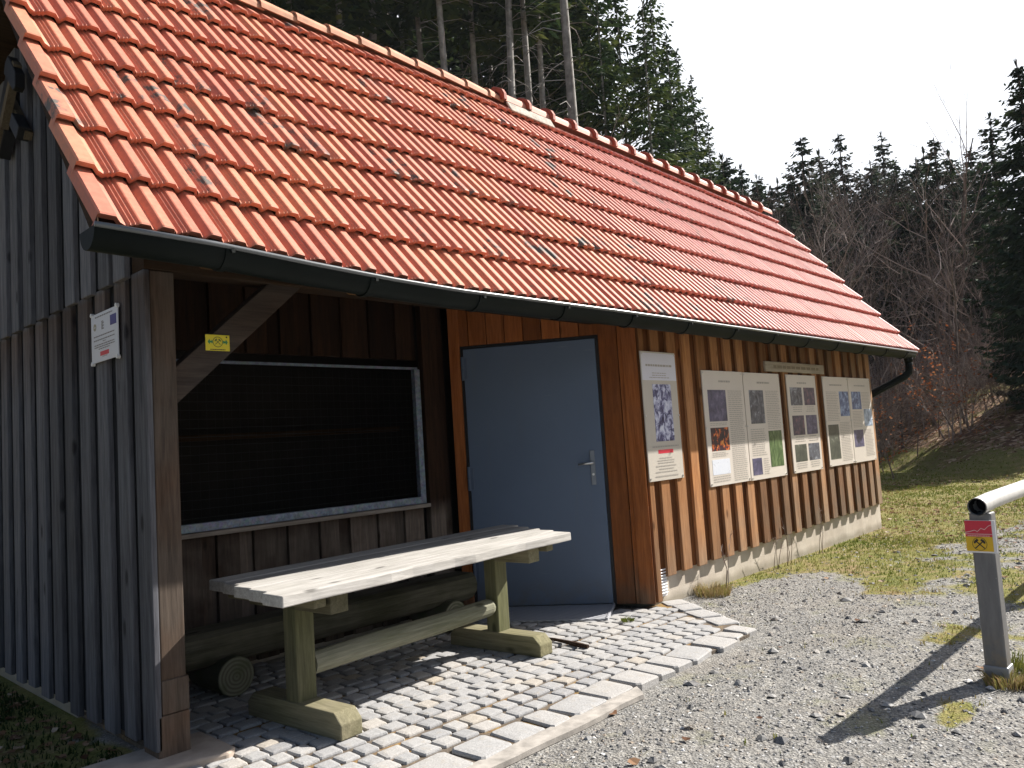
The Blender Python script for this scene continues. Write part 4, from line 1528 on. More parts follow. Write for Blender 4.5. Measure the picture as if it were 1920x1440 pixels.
# the plate faces the path
ang = R_(-90)
ts.rotation_euler = (0, 0, ang)
sw, sh_ = 0.125, 0.158
p = MB()
p.box(-0.055, 0.082, 0.0, 0.004, -0.004, sh_ + 0.002)
p.build('plate', m_white, ts)
p = MB()
p.box(-0.055, 0.066, -0.0015, 0.0, sh_ * 0.49, sh_)
p.build('red_field', m_red, ts)
p = MB()
p.box(-0.055, 0.066, -0.0015, 0.0, 0.004, sh_ * 0.488)
p.build('yellow_field', m_amber, ts)
p = MB()
ln = [(-0.055, 0.098), (-0.035, 0.102), (-0.012, 0.110), (-0.006, 0.108), (0.000, 0.102), (0.018, 0.120), (0.026, 0.117), (0.034, 0.114), (0.052, 0.132), (0.066, 0.138)]
for a, b in zip(ln[:-1], ln[1:]):
    p.quad((a[0], -0.0028, a[1] - 0.0018), (b[0], -0.0028, b[1] - 0.0018), (b[0], -0.0028, b[1] + 0.0022), (a[0], -0.0028, a[1] + 0.0022))
p.quad((-0.055, -0.0028, 0.089), (0.066, -0.0028, 0.089), (0.066, -0.0028, 0.0925), (-0.055, -0.0028, 0.0925))
dashes(p, lambda u, v: (-0.055 + u * 0.121, -0.0028, v), [0.080], 0.08, 0.92, 0.004, random.Random(9))
p.build('white_lines', flat_mat('pale_pink_print', (0.75, 0.45, 0.45)), ts)
p = MB()
c = Vector((0.006, -0.0028, 0.041))
for k in range(24):
    a = 2 * math.pi * k / 24; b = 2 * math.pi * (k + 1) / 24
    p.quad(*[c + Vector((math.cos(t) * rd, 0, math.sin(t) * rd)) for t, rd in ((a, 0.0315), (b, 0.0315), (b, 0.0335), (a, 0.0335))])
hammers(c + Vector((0, 0, -0.002)), (1, 0, 0), (0, 0, 1), (0, -1, 0), 0.056, 0.0008, p, p)
p.build('hammer_mark', m_blackpr, ts)

# ================================================================= loose stones, grass, leaves
def in_view(x, y):
    """roughly inside the photographed wedge, with a margin"""
    a = np.degrees(np.arctan2(y, x))
    return (a > 2) & (a < 84)


rs_ = np.random.RandomState(21)


def scatter_mesh(name, P, size, rot, tilt, rv, tv, tf, mat, squash=None):
    """many copies of a small template in one mesh"""
    n = len(P)
    tv = np.array(tv, float); k = len(tv)
    c, s = np.cos(rot), np.sin(rot)
    sz = size[:, None]
    V = np.repeat(tv[None], n, 0)
    if squash is not None:
        V = V * squash[:, None, :]
    V = V * sz[:, :, None]
    ct, st_ = np.cos(tilt)[:, None], np.sin(tilt)[:, None]
    X, Y, Z = V[..., 0], V[..., 1], V[..., 2]
    Y, Z = Y * ct - Z * st_, Y * st_ + Z * ct
    X, Y = X * c[:, None] - Y * s[:, None], X * s[:, None] + Y * c[:, None]
    V = np.stack([X, Y, Z], -1) + P[:, None, :]
    F = []
    for f in tf:
        F.append(np.array(f)[None] + (np.arange(n) * k)[:, None])
    me = bpy.data.meshes.new(name)
    faces = [tuple(r) for A_ in F for r in A_.tolist()]
    me.from_pydata(V.reshape(-1, 3).tolist(), [], faces)
    me.attributes.new('rnd', 'FLOAT', 'POINT').data.foreach_set('value', np.repeat(rv, k).astype(np.float32))
    me.materials.append(mat)
    o = bpy.data.objects.new(name, me)
    COL.objects.link(o)
    return o


def on_paving(x, y):
    return (y > KY0 - 0.10) & (x < 5.12 + (y - 2.68) * 0.62 + 0.02) | ((y > 3.6))


# gravel
def gravel(n, x0, x1, y0, y1, smin, smax, pw):
    x = rs_.uniform(x0, x1, n); y = rs_.uniform(y0, y1, n)
    ok = ~on_paving(x, y) & in_view(x, y) & (rs_.rand(n) > grassmask(x, y) * 0.85)
    x, y = x[ok], y[ok]
    s = smin + (smax - smin) * rs_.rand(len(x)) ** pw
    return x, y, s


parts = [gravel(30000, 1.2, 7.0, 0.1, 3.6, 0.004, 0.013, 2.5), gravel(9000, 7.0, 14.0, 0.4, 3.6, 0.008, 0.02, 2.2), gravel(420, 1.2, 9.0, 0.2, 3.4, 0.015, 0.034, 2.0), gravel(60, 2.0, 9.0, 0.2, 3.0, 0.03, 0.05, 2.0)]
x = np.concatenate([a[0] for a in parts]); y = np.concatenate([a[1] for a in parts]); s = np.concatenate([a[2] for a in parts])
z = terrain(x, y)
n = len(x)
tv = [(1, 0, 0), (0.35, 0.9, 0.1), (-0.8, 0.55, -0.05), (-0.85, -0.5, 0.05), (0.3, -0.95, 0), (0.15, 0.25, 0.75), (-0.25, -0.2, 0.7), (0, 0, -0.6)]
tf = [(0, 1, 5), (1, 2, 5), (2, 6, 5), (2, 3, 6), (3, 4, 6), (4, 0, 6), (0, 5, 6), (1, 0, 7), (2, 1, 7), (3, 2, 7), (4, 3, 7), (0, 4, 7)]
sq = np.stack([rs_.uniform(0.7, 1.3, n), rs_.uniform(0.6, 1.1, n), rs_.uniform(0.35, 0.8, n)], -1)
gs_ = scatter_mesh('gravel_stones', np.stack([x, y, z + s * 0.12], -1), s, rs_.uniform(0, 6.28, n), rs_.uniform(-0.4, 0.4, n), rs_.rand(n), tv, tf, m_stone, sq)
tag(gs_, 'loose grey gravel lying on the path in front of the hut', 'gravel', kind='stuff')

# grass and moss tufts
def tufts(n, x0, x1, y0, y1):
    x = rs_.uniform(x0, x1, n); y = rs_.uniform(y0, y1, n)
    m = grassmask(x, y) * (1 - 0.7 * littermask(x, y))
    ok = (rs_.rand(n) < np.maximum(m ** 1.3 * 0.8, 0.012)) & in_view(x, y) & ~((y > 3.62) & (x < 10.8) & (x > 1.4) & (y < 7.2)) & ~(on_paving(x, y) & (x < 5.8) & (x > 1.2) & (y < 5))
    return x[ok], y[ok]


pp = [tufts(26000, 2.6, 10.0, 0.2, 3.62), tufts(30000, 9.0, 17.0, 0.4, 6.0), tufts(26000, 16.0, 30.0, 2.0, 11.0)]
x = np.concatenate([a[0] for a in pp]); y = np.concatenate([a[1] for a in pp])
far = np.hypot(x, y)
# several blades for each tuft
x = np.repeat(x, 3); y = np.repeat(y, 3); far = np.repeat(far, 3)
x = x + rs_.normal(0, 0.02, len(x)); y = y + rs_.normal(0, 0.02, len(x))
n = len(x)
hgt = (0.009 + 0.026 * rs_.rand(n) ** 3) * (1 + 0.025 * np.clip(far - 6, 0, 20))
P = np.stack([x, y, terrain(x, y) - 0.003], -1)
tv = [(-0.10, 0, 0), (0.10, 0, 0), (0.07, 0.12, 0.6), (-0.05, 0.14, 0.62), (0.02, 0.4, 1.0)]
tf = [(0, 1, 2, 3), (3, 2, 4)]
col = np.clip(fbm(x, y, 1.2) * 1.1 - 0.15 + rs_.normal(0, 0.16, n), 0, 1)
gr = scatter_mesh('grass', P, hgt, rs_.uniform(0, 6.28, n), rs_.uniform(-0.5, 0.7, n), col, tv, tf, m_blade, np.stack([np.full(n, 1.3) * (1 + 0.1 * np.clip(far - 6, 0, 14)), rs_.uniform(0.6, 2.2, n), np.ones(n)], -1))
tag(gr, 'short yellowish green grass and moss on the gravel edges', 'grass', kind='stuff')

# a few taller dry clumps: by the handrail foot, along the plinth, at the ramp
def clump(name, label, cx, cy, rad, n, h, mat, cr=(0.2, 1.0), lean=0.6):
    mb = MB()
    for i in range(n):
        a = rnd.uniform(0, 6.28); r0 = rad * math.sqrt(rnd.random())
        bx, by = r0 * math.cos(a), r0 * math.sin(a)
        hh = h * rnd.uniform(0.4, 1.0)
        da = a + rnd.uniform(-0.8, 0.8); ln = lean * hh * rnd.uniform(0.2, 1.0)
        w = 0.0028
        p0 = Vector((bx, by, 0)); p1 = p0 + Vector((math.cos(da) * ln * 0.4, math.sin(da) * ln * 0.4, hh * 0.65)); p2 = p0 + Vector((math.cos(da) * ln, math.sin(da) * ln, hh * 0.9))
        s = Vector((-math.sin(da + 1.0), math.cos(da + 1.0), 0)) * w
        mb.add([p0 - s, p0 + s, p1 + s * 0.8, p1 - s * 0.8, p2], [(0, 1, 2, 3), (3, 2, 4)], rnd.uniform(*cr))
    o = mb.build(name, mat)
    o.location = (cx, cy, float(terrain(cx, cy)))
    tag(o, label, 'grass clump')
    return o


clump('grass_clump', 'rusty dry grass clump at the foot of the handrail post', 4.53, 1.02, 0.10, 420, 0.085, m_blade, (0.45, 1.0), 0.9)
clump('grass_clump', 'green grass tuft growing right beside the handrail post', 4.80, 1.04, 0.10, 300, 0.10, m_blade, (0.0, 0.6), 0.8)
clump('grass_clump', 'dry brown grass clump against the plinth near the paving corner', 6.05, 3.50, 0.14, 420, 0.12, m_blade, (0.5, 1.0), 0.9)
o = clump('grass_clump', 'tiny green weed between the cobbles at the ramp corner', 4.80, 3.50, 0.045, 110, 0.035, m_blade, (0.0, 0.35), 1.2)
o.location.z = 0.004
# dry stalks standing along the plinth
for (sx, lab) in ((6.35, 'thin dry stalk standing against the plinth under the fire photo board'), (7.35, 'thin dry brown stalk against the plinth under the green forest photo board'), (7.62, 'second thin dry stalk under the green forest photo board'), (8.45, 'forked dry stalk against the plinth under the board of six photos')):
    mb = MB()
    for j in range(3):
        h = rnd.uniform(0.25, 0.5)
        pts = [(rnd.uniform(-0.03, 0.03) + 0.04 * j, 0, 0), (rnd.uniform(-0.04, 0.04) + 0.04 * j, -0.02, h * 0.5), (rnd.uniform(-0.09, 0.09) + 0.04 * j, -0.03, h)]
        mb.tube(pts, [0.0035, 0.003, 0.0015], 4, False, rnd.random())
        for q_ in range(5):
            t = rnd.uniform(0.4, 1.0)
            b = Vector(pts[1]).lerp(Vector(pts[2]), t)
            mb.tube([b, b + Vector((rnd.uniform(-0.06, 0.06), rnd.uniform(-0.04, 0.02), rnd.uniform(0.0, 0.06)))], [0.002, 0.001], 3, False, rnd.random())
    o = mb.build('dry_stalk', m_twig)
    o.location = (sx, 3.55, float(terrain(sx, 3.5)))
    tag(o, lab, 'stalk')

# fallen leaves: on the bank, beside the gable, a few on the path
def leaves(n, x0, x1, y0, y1, dens):
    x = rs_.uniform(x0, x1, n); y = rs_.uniform(y0, y1, n)
    ok = (rs_.rand(n) < dens(x, y)) & in_view(x, y)
    return x[ok], y[ok]


pp = [leaves(26000, 16, 46, 1, 26, lambda x, y: littermask(x, y)), leaves(5200, 9.5, 20, 0.5, 9, lambda x, y: 0.12 + 0.7 * sstep(0.45, 0.62, fbm(x, y, 0.6))),
      leaves(1100, 0.2, 1.49, 2.9, 8.0, lambda x, y: 0.8 + 0 * x), leaves(110, 2, 10, 0.2, 3.4, lambda x, y: 0.4 + 0 * x)]
x = np.concatenate([a[0] for a in pp]); y = np.concatenate([a[1] for a in pp])
n = len(x)
far = np.hypot(x, y)
P = np.stack([x, y, terrain(x, y) + 0.012], -1)
tv = [(-1, 0, 0.1), (-0.3, 0.55, -0.05), (0.45, 0.5, 0.12), (1, 0, 0.22), (0.4, -0.5, 0.0), (-0.35, -0.5, 0.1)]
tf = [(0, 1, 5), (1, 2, 4, 5), (2, 3, 4)]
lf = scatter_mesh('fallen_leaves', P, rs_.uniform(0.016, 0.036, n) * (1 + 0.02 * np.clip(far - 8, 0, 40)), rs_.uniform(0, 6.28, n), rs_.uniform(-0.6, 0.6, n), rs_.rand(n) ** 1.2, tv, tf, m_leaf_dead)
tag(lf, 'dry brown leaves scattered over the bank and the ground edges', 'leaves', kind='stuff')
m_moss = ramp_mat('dark_moss', [(0, (0.018, 0.035, 0.008)), (1, (0.05, 0.075, 0.018))])
# dark moss cover in the shade beside the gable
x, y = leaves(30000, 0.1, 1.49, 2.9, 8.0, lambda x, y: sstep(0.45, 0.6, fbm(x, y, 1.5)) * 0.7 + 0.3)
n = len(x)
tv = [(-0.10, 0, 0), (0.10, 0, 0), (0.07, 0.12, 0.6), (-0.05, 0.14, 0.62), (0.02, 0.4, 1.0)]
mo = scatter_mesh('moss', np.stack([x, y, terrain(x, y) - 0.003], -1), rs_.uniform(0.015, 0.04, n), rs_.uniform(0, 6.28, n), rs_.uniform(-0.6, 0.6, n), rs_.rand(n) * 0.3, tv, [(0, 1, 2, 3), (3, 2, 4)], m_moss, np.stack([np.full(n, 1.6), rs_.uniform(0.6, 2.2, n), np.ones(n)], -1))
tag(mo, 'dark green moss on the shaded ground beside the gable', 'moss', kind='stuff')


# ================================================================= trees
def spruce_mesh(seed, H, crown0, rmax, dens=1.0, droop=0.35, rtrunk=0.16, dead=True):
    """trunk mesh and crown mesh of one spruce, base at the origin"""
    q = random.Random(seed)
    t = MB()
    pts = []
    for i in range(9):
        f = i / 8
        pts.append((math.sin(f * 3 + seed) * 0.05 * H * 0.04, math.cos(f * 2 + seed) * 0.05 * H * 0.03, H * f - (0.4 if i == 0 else 0)))
    t.tube(pts, [rtrunk * (1.12 if i == 0 else 1) * (1 - 0.93 * (i / 8)) + 0.008 for i in range(9)], 8, True, 0.5)
    for i in range(len(t.r)):
        t.r[i] = q.random()
    if dead:
        z = 0.12 * H
        while z < crown0 * H:
            for k in range(q.randint(2, 4)):
                a = q.uniform(0, 6.28); L = q.uniform(0.4, 1.6)
                e = Vector((math.cos(a), math.sin(a), 0))
                b = Vector((0, 0, z + q.uniform(-0.3, 0.3)))
                t.tube([b, b + e * L * 0.5 + Vector((0, 0, 0.02)), b + e * L + Vector((q.uniform(-.1, .1), q.uniform(-.1, .1), -0.25 * L))], [0.016, 0.011, 0.005], 3, False, q.random())
            z += q.uniform(0.35, 0.8)
    c = MB()
    z = crown0 * H
    while z < H - 0.25:
        f = (z - crown0 * H) / (H - crown0 * H)
        Rm = rmax * (1 - f) ** 0.75 * min(1.0, 0.45 + f * 3.5)
        nb = max(4, int(7 * dens * (0.6 + 0.4 * (1 - f))))
        a0 = q.uniform(0, 6.28)
        for k in range(nb):
            if q.random() < 0.10:
                continue
            a = a0 + 2 * math.pi * k / nb + q.uniform(-0.35, 0.35)
            L = max(0.15, Rm * q.uniform(0.55, 1.15))
            e = Vector((math.cos(a), math.sin(a), 0)); sd_ = Vector((-e.y, e.x, 0))
            rise = 0.35 * f
            zz = z + q.uniform(-0.2, 0.2)
            ns = max(3, int(L / 0.17 * dens))
            tone = q.uniform(0.05, 0.75)
            for i in range(ns + 1):
                u = i / ns
                p = Vector((0, 0, zz)) + e * (L * u) + Vector((0, 0, -droop * L * (u - 0.75 * u * u) + rise * L * u))
                tw = (0.22 + 0.48 * math.sin(math.pi * min(1, u * 0.92 + 0.08))) * min(1.0, 0.35 + L * 0.45)
                for sg in (-1, 1):
                    if u < 0.12 and L > 1:
                        continue
                    d = (e * q.uniform(0.35, 0.9) + sd_ * sg * q.uniform(0.5, 1.0) + Vector((0, 0, -q.uniform(0.1, 0.75)))).normalized()
                    l = tw * q.uniform(0.6, 1.25)
                    w = d.cross(Vector((q.uniform(-.6, .6), q.uniform(-.6, .6), 1))).normalized() * (0.062 + 0.05 * q.random())
                    c.add([p - w * 0.5, p + d * l * 0.45 - w * 1.1, p + d * l, p + d * l * 0.5 + w * 1.1], [(0, 1, 2, 3)], min(1, max(0, tone + q.uniform(-0.15, 0.35) * u + 0.1 * u)))
            if L > 0.6:
                c.add([Vector((0, 0, zz)) - sd_ * 0.012, Vector((0, 0, zz)) + sd_ * 0.012, Vector((0, 0, zz)) + e * L * 0.9 + Vector((0, 0, -droop * L * 0.22 + rise * L * 0.9))], [(0, 1, 2)], 0.0)
        z += (0.28 + 0.22 * (1 - f)) / max(0.7, dens)
    for k in range(7):
        d = Vector((q.uniform(-.3, .3), q.uniform(-.3, .3), 1)).normalized()
        w = d.orthogonal() * 0.03
        p = Vector((0, 0, H - 0.35 + 0.02 * k))
        c.add([p - w * 0.4, p + d * 0.2 - w, p + d * 0.45, p + d * 0.2 + w], [(0, 1, 2, 3)], 0.5)
    return t, c


def bare_tree_mesh(seed, H, spread=0.5, r0=0.10, levels=4, fork=0.35, twig_up=0.35, nbr=(3, 5)):
    q = random.Random(seed)
    t = MB(); c = MB()

    def grow(p, d, L, r, lv):
        n = 4 if lv else 7
        pts = [p]; rad = [r]
        dd = d.copy()
        for i in range(n):
            dd = (dd + Vector((q.gauss(0, .10), q.gauss(0, .10), q.gauss(0, .06) + 0.05 * lv * twig_up))).normalized()
            pts.append(pts[-1] + dd * L / n)
            rad.append(max(0.003, r * (1 - 0.75 * (i + 1) / n)))
        (t if lv == 0 else c).tube(pts, rad, 6 if lv == 0 else (4 if lv == 1 else 3), False, q.random())
        if lv + 1 >= levels:
            return
        m = q.randint(*nbr) + (5 if lv == 0 else 0)
        for k in range(m):
            f = q.uniform(fork if lv == 0 else 0.2, 0.98)
            j = min(n - 1, int(f * n))
            b = pts[j].lerp(pts[j + 1], f * n - j)
            ax = dd.orthogonal(); ax.rotate(Matrix.Rotation(q.uniform(0, 6.28), 3, dd))
            nd = (dd * (1 - spread) + ax * spread + Vector((0, 0, twig_up * 0.4))).normalized()
            grow(b, nd, L * q.uniform(0.35, 0.6) * (1.15 - 0.6 * f if lv == 0 else 1), max(0.004, rad[j] * 0.55), lv + 1)
    grow(Vector((0, 0, -0.2)), Vector((q.gauss(0, 0.04), q.gauss(0, 0.04), 1)).normalized(), H, r0, 0)
    return t, c


def proto_tree(name, t, c, mt, mc, crown_name='crown'):
    root = empty(name)
    t.build('trunk', mt, root, smooth=True)
    c.build(crown_name, mc, root)
    HT[root.name] = max(v[2] for v in c.v)
    return root


def copy_tree(root):
    r = root.copy(); COL.objects.link(r)
    for ch in root.children:
        c_ = ch.copy(); COL.objects.link(c_); c_.parent = r
    return r


used = {}
HT = {}


def plant(kind, protos, az, dist, sc, label, cat, group=None, rz=None, dz=0.0, el=None, wide=1.0):
    """stand a tree at a bearing and distance; el = elevation of its top as seen from the path"""
    k = rnd.randrange(len(protos)) if not isinstance(kind, int) else kind
    pr = protos[k]
    if pr.name in used:
        o = copy_tree(pr)
    else:
        o = pr; used[pr.name] = 1
    x = dist * math.cos(R_(az)); y = dist * math.sin(R_(az))
    o.location = (x, y, float(terrain(x, y)) - 0.1 + dz)
    if el is not None:
        sc = max(0.25, (1.35 + dist * math.tan(R_(el)) - o.location.z) / HT[pr.name.split('.')[0] + str(k) if False else pr.name])
    o.rotation_euler = (R_(rnd.uniform(-1.2, 1.2)), R_(rnd.uniform(-1.2, 1.2)), rnd.uniform(0, 6.28) if rz is None else rz)
    o.scale = (sc * wide, sc * wide, sc)
    tag(o, label, cat, group)
    return o


# prototypes -----------------------------------------------------------------
tall = []
for i, (H, c0, rm) in enumerate(((25, 0.52, 2.6), (27, 0.60, 2.4), (24, 0.46, 2.8))):
    t, c = spruce_mesh(100 + i, H, c0, rm, 1.0, 0.40, 0.165)
    tall.append(proto_tree('tall_spruce', t, c, m_bark_spruce, m_needle))
full = []
for i, (H, c0, rm) in enumerate(((13, 0.05, 2.9), (15, 0.08, 3.0), (11, 0.04, 2.9))):
    t, c = spruce_mesh(200 + i, H, c0, rm, 1.15, 0.42, 0.15, False)
    full.append(proto_tree('spruce', t, c, m_bark_brown, m_needle_blue))
bare = []
for i, (H, sp, r0) in enumerate(((9, 0.42, 0.07), (8, 0.5, 0.06), (10, 0.38, 0.08))):
    t, c = bare_tree_mesh(300 + i, H, sp, r0, 4, 0.25, 0.4)
    bare.append(proto_tree('bare_tree', t, c, m_bark_brown, m_twig, 'branches'))
shrub = []
for i in range(3):
    q = random.Random(400 + i)
    t = MB(); c = MB()
    for k in range(7):
        a = q.uniform(0, 6.28)
        tt, cc_ = bare_tree_mesh(410 + i * 10 + k, q.uniform(1.6, 3.4), 0.5, 0.018, 3, 0.15, 0.2, (3, 5))
        off = Vector((math.cos(a) * 0.5 * q.random(), math.sin(a) * 0.5 * q.random(), 0)); ln = Vector((math.cos(a), math.sin(a))) * q.uniform(0, 0.45)
        for src, dst in ((tt, t), (cc_, c)):
            dst.add([(v[0] + off.x + ln.x * v[2], v[1] + off.y + ln.y * v[2], v[2]) for v in src.v], src.f, q.random())
    root = empty('bare_shrub')
    t.build('stems', m_twig, root); c.build('twigs', m_twig, root)
    shrub.append(root)
beech = []
for i in range(2):
    q = random.Random(500 + i)
    t, c = bare_tree_mesh(510 + i, 2.6, 0.6, 0.02, 3, 0.12, 0.15, (4, 6))
    l = MB()
    for v in c.v[::2]:
        if q.random() < 0.34:
            p = Vector(v) + Vector((q.gauss(0, .05), q.gauss(0, .05), q.gauss(0, .04)))
            a = Vector((q.gauss(0, 1), q.gauss(0, 1), q.gauss(0, .5))).normalized(); b = a.orthogonal().normalized()
            l.add([p - a * 0.045, p + b * 0.026, p + a * 0.045, p - b * 0.026], [(0, 1, 2, 3)], q.random())
    root = empty('beech_sapling')
    t.build('trunk', m_twig, root); c.build('branches', m_twig, root); l.build('leaves', m_leaf_orange, root)
    beech.append(root)

# the tall stand on the slope behind the roof ---------------------------------
LT1 = 'tall straight spruce with bare pale lower trunk in the dense stand behind the roof ridge'
GT1 = 'tall spruces in the stand behind the roof'
spots = [(59.3, 26), (58.7, 24.5), (58.0, 27), (54.4, 24.5), (53.0, 30), (52.2, 26.5), (46.4, 24.5), (44.65, 26.5), (42.3, 24.5), (41.2, 30), (39.8, 27.5), (38.3, 31), (36.5, 29),
         (35.0, 25.5), (33.6, 30), (32.2, 24.5), (57.0, 34), (49.5, 33), (50.8, 37), (45.2, 36), (39.8, 37), (62.5, 27), (66.0, 28), (70, 27), (58.2, 38), (43.4, 41), (37.9, 42), (53.6, 40), (47.9, 42), (48.0, 29), (43.5, 32), (37.6, 34), (40.6, 25.5)]
def stand_top(az):
    return float(np.interp(az, [26.3, 27.2, 28.3, 29.9, 31.5, 34, 38], [18.6, 21.0, 25.0, 28.6, 32, 35, 38]))


spots += [(74, 26), (78, 29), (82, 27), (87, 31), (92, 29), (97, 33), (31.2, 29), (30.0, 28), (28.7, 31), (27.8, 27), (29.4, 38)]
for az, d in spots:
    if az < 38:
        plant('any', tall, az, d, 1, LT1, 'spruce', GT1, el=stand_top(az) * rnd.uniform(0.90, 1.0))
    else:
        plant('any', tall, az, d, 0.95 + 0.2 * rnd.random(), LT1, 'spruce', GT1)
plant(1, tall, 37.2, 20.5, 1.02, 'thickest pale spruce trunk rising behind the middle of the roof ridge', 'spruce')
LF1 = 'dark dense spruce filling the depth of the stand behind the roof'
for i in range(58):
    az = 27.0 + 41 * (i + rnd.random() * 0.8) / 58
    if az < 38 and i % 3:
        continue
    plant('any', full, az, rnd.uniform(33, 52), 1, LF1, 'spruce', 'dark spruces deep in the stand behind the roof', el=(rnd.uniform(25, 34) if az > 38 else stand_top(az) * rnd.uniform(0.5, 0.72)))
# forked pale birch behind the ridge
q = random.Random(71)
t = MB(); c = MB()
t.tube([(0, 0, -0.3), (0.05, 0, 3.0), (0.02, 0, 5.6)], [0.10, 0.085, 0.07], 8, False, 0.6)
t.tube([(0.02, 0, 5.6), (0.45, -0.3, 7.4), (0.75, -0.5, 9.6), (1.0, -0.7, 12)], [0.062, 0.05, 0.035, 0.015], 7, False, 0.8)
t.tube([(0.02, 0, 5.6), (-0.5, 0.3, 7.2), (-1.0, 0.6, 9.3), (-1.2, 0.8, 11.5)], [0.058, 0.045, 0.03, 0.012], 7, False, 0.8)
for k in range(70):
    f = q.uniform(0, 1); br = q.choice((((0.45, -0.3, 7.4), (0.75, -0.5, 9.6), (1.0, -0.7, 12)), ((-0.5, 0.3, 7.2), (-1.0, 0.6, 9.3), (-1.2, 0.8, 11.5)), ((0.03, 0, 4.6), (0.02, 0, 5.6), (0.45, -0.3, 7.4))))
    j = 0 if f < 0.5 else 1
    b = Vector(br[j]).lerp(Vector(br[j + 1]), (f * 2) % 1)
    a = q.uniform(0, 6.28); L = q.uniform(0.8, 2.0)
    d = Vector((math.cos(a), math.sin(a), 0.25)).normalized()
    m_ = b + d * L * 0.5
    c.tube([b, m_, m_ + (d + Vector((0, 0, -0.5))).normalized() * L * 0.5], [0.014, 0.009, 0.003], 3, False, q.random())
    for s_ in range(3):
        d2 = (d + Vector((q.gauss(0, .6), q.gauss(0, .6), q.gauss(-.2, .3)))).normalized()
        c.tube([m_, m_ + d2 * L * 0.5], [0.006, 0.002], 3, False, q.random())
bi = proto_tree('birch', t, c, m_bark_birch, m_twig, 'branches')
plant(0, [bi], 50.9, 20.0, 0.80, 'pale forked birch standing before the dark spruces behind the roof', 'birch', rz=R_(30))

# lower brown deciduous growth between ridge and stand
LB1 = 'bare brown tree in the thicket right of the roof'
GB1 = 'bare trees in the thicket right of the hut'
for i in range(84):
    az = 9.8 + 18 * (i + rnd.random()) / 84
    plant('any', bare, az, rnd.uniform(25, 42), 1, LB1, 'bare tree', GB1, el=rnd.uniform(9.0, 18.2) * (1.0 if az < 22 else 1.04))
LF2 = 'low dark spruce standing among the brown bare trees right of the hut'
for i in range(20):
    az = 12.5 + 14 * (i + rnd.random()) / 20
    plant('any', full, az, rnd.uniform(36, 50), 1, LF2, 'spruce', 'low dark spruces among the bare trees right of the hut', el=rnd.uniform(10.5, 15.0))
LB2 = 'bare brown tree mixed among the trunks behind the roof'
for i in range(11):
    az = 32 + 32 * (i + rnd.random()) / 14
    plant('any', bare, az, rnd.uniform(20, 32), rnd.uniform(0.6, 0.95), LB2, 'bare tree', 'bare trees among the trunks behind the roof')
LS1 = 'leafless brown shrub on the leaf strewn bank right of the hut'
for i in range(44):
    az = 9.5 + 14 * (i + rnd.random()) / 44
    d = rnd.uniform(24.5, 38)
    plant('any', shrub, az, d, rnd.uniform(0.45, 1.0), LS1, 'shrub', 'bare shrubs on the bank')
# spruces of the skyline right of the roof, each with its own look
sk = [(26.4, 38, 19.0, 'small dark spruce just right of where the tall stand ends', 0), (25.5, 41, 18.3, 'dark spruce next to the skyline dip right of the roof ridge', 1), (24.4, 50, 17.6, 'small bluish spruce low in the skyline dip', 2),
      (22.6, 43, 17.2, 'narrow dark spruce at the left end of the right skyline group', 2),
      (21.6, 41, 19.4, 'ragged dark spruce, leftmost tall point of the right skyline', 0), (20.3, 46, 18.4, 'blunt topped brownish spruce second in the right skyline', 2),
      (18.9, 44, 19.2, 'pointed spruce third in the right skyline', 0), (16.7, 46, 18.8, 'thin topped spruce fourth in the right skyline', 1),
      (17.3, 43, 17.3, 'low dark spruce before the thin topped one', 2), (13.7, 36, 17.8, 'broad dense dark spruce behind the tall bare tree', 0), (14.6, 38, 16.9, 'dense dark spruce left of the tall bare tree', 2),
      (10.5, 34, 18.4, 'loose pale grey green spruce with pointed top near the right edge', 1), (11.6, 40, 16.6, 'dim spruce behind the pale pointed spruce', 0)]
LF3 = 'dark spruce crowding the low skyline between the tall stand and the ragged spruce'
for az, d, el in ((27.0, 36, 19.3), (26.0, 45, 18.0), (25.0, 36, 16.9), (24.7, 44, 17.4), (23.9, 39, 16.6), (23.4, 47, 17.1), (22.9, 36, 15.8), (22.2, 46, 16.8), (25.8, 34, 16.8), (26.7, 33, 17.5)):
    plant('any', full, az, d, 1, LF3, 'spruce', 'dark spruces crowding the skyline dip', el=el, wide=1.4)
LF4 = 'dark spruce set back between the pointed spruces of the right skyline'
for az, d, el in ((21.0, 52, 16.2), (19.6, 50, 16.8), (18.2, 52, 16.2), (17.7, 50, 15.8), (16.0, 50, 16.4), (15.3, 46, 15.6), (13.0, 44, 15.8), (12.3, 46, 15.2), (11.0, 46, 15.8), (20.7, 44, 16.0), (19.3, 45, 15.7), (17.0, 44, 16.2), (22.0, 40, 16.5), (15.8, 42, 16.0), (14.1, 44, 16.9), (12.5, 38, 16.4)):
    plant('any', full, az, d, 1, LF4, 'spruce', 'dark spruces set back in the right skyline', el=el + rnd.uniform(-0.3, 0.9), wide=1.4)
for az, d, el, lab, k in sk:
    plant(k, full, az, d, 1, lab, 'spruce', el=el, wide=rnd.uniform(1.1, 1.45))
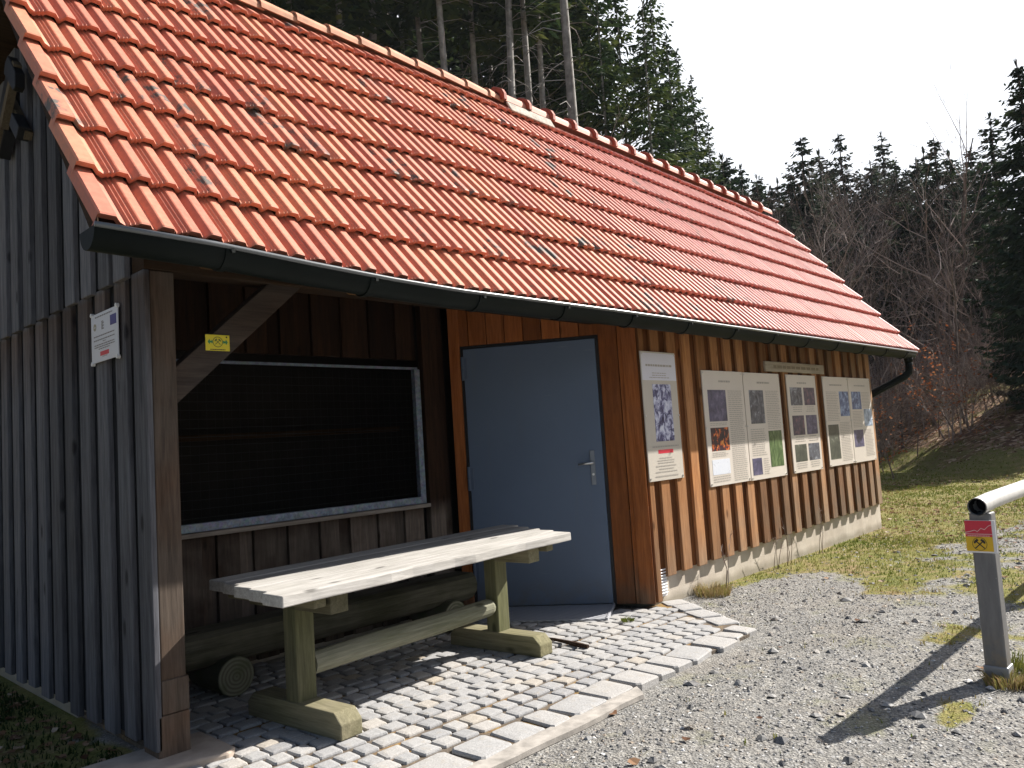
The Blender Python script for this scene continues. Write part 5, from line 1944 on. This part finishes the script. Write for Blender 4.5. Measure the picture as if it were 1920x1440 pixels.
# big dark spruce cut by the right edge of the photo
t, c = spruce_mesh(777, 15, 0.03, 3.6, 1.35, 0.45, 0.22, False)
big = proto_tree('spruce', t, c, m_bark_brown, m_needle_blue)
plant(0, [big], 8.3, 24.5, 1, 'big black green spruce cut off by the right edge of the photo', 'spruce', el=21)
t, c = spruce_mesh(778, 9, 0.03, 2.6, 1.3, 0.45, 0.15, False)
big2 = proto_tree('spruce', t, c, m_bark_brown, m_needle_blue)
plant(0, [big2], 9.6, 26.0, 1, 'lower dark spruce spreading beside the big one at the right edge', 'spruce', el=12.5)
# tall bare tree above the skyline
t, c = bare_tree_mesh(640, 14.5, 0.40, 0.13, 4, 0.45, 0.5, (3, 4))
tb_ = proto_tree('bare_tree', t, c, m_bark_brown, m_twig, 'branches')
plant(0, [tb_], 14.1, 30, 1.0, 'tallest bare tree, its thin branches rising above the right skyline', 'bare tree', el=21.5)
# beech saplings with withered orange leaves
bs = [(17.7, 20.5, 0.9, 'orange leaved beech sapling right against the hut corner'), (18.3, 23, 0.8, 'small orange leaved sapling showing under the eave at the hut corner'),
      (16.4, 24, 1.0, 'withered orange beech sapling under the downpipe'), (15.0, 25, 0.9, 'low rusty beech sapling on the bank right of the downpipe'),
      (14.2, 23.8, 1.1, 'rust coloured beech sapling in the middle of the bank'), (16.9, 28, 1.3, 'higher reddish beech sapling before the brown trunks'), (13.2, 29, 1.0, 'faint reddish sapling near the dark spruces')]
for az, d, sc, lab in bs:
    plant('any', beech, az, d, sc, lab, 'sapling')

# ================================================================= thin haze, added to lift the far forest tones
hz = MB()
hz.box(-70, 235, -70, 235, -3, 75)
hm = bpy.data.materials.new('haze')
hm.use_nodes = True
hn = hm.node_tree.nodes
hn.remove(hn['Principled BSDF'])
pvn = hn.new('ShaderNodeVolumePrincipled')
pvn.inputs['Color'].default_value = (0.80, 0.88, 1.0, 1)
pvn.inputs['Density'].default_value = 0.0003
hm.node_tree.links.new(pvn.outputs[0], hn['Material Output'].inputs['Volume'])
tag(hz.build('haze', hm), kind='stuff')
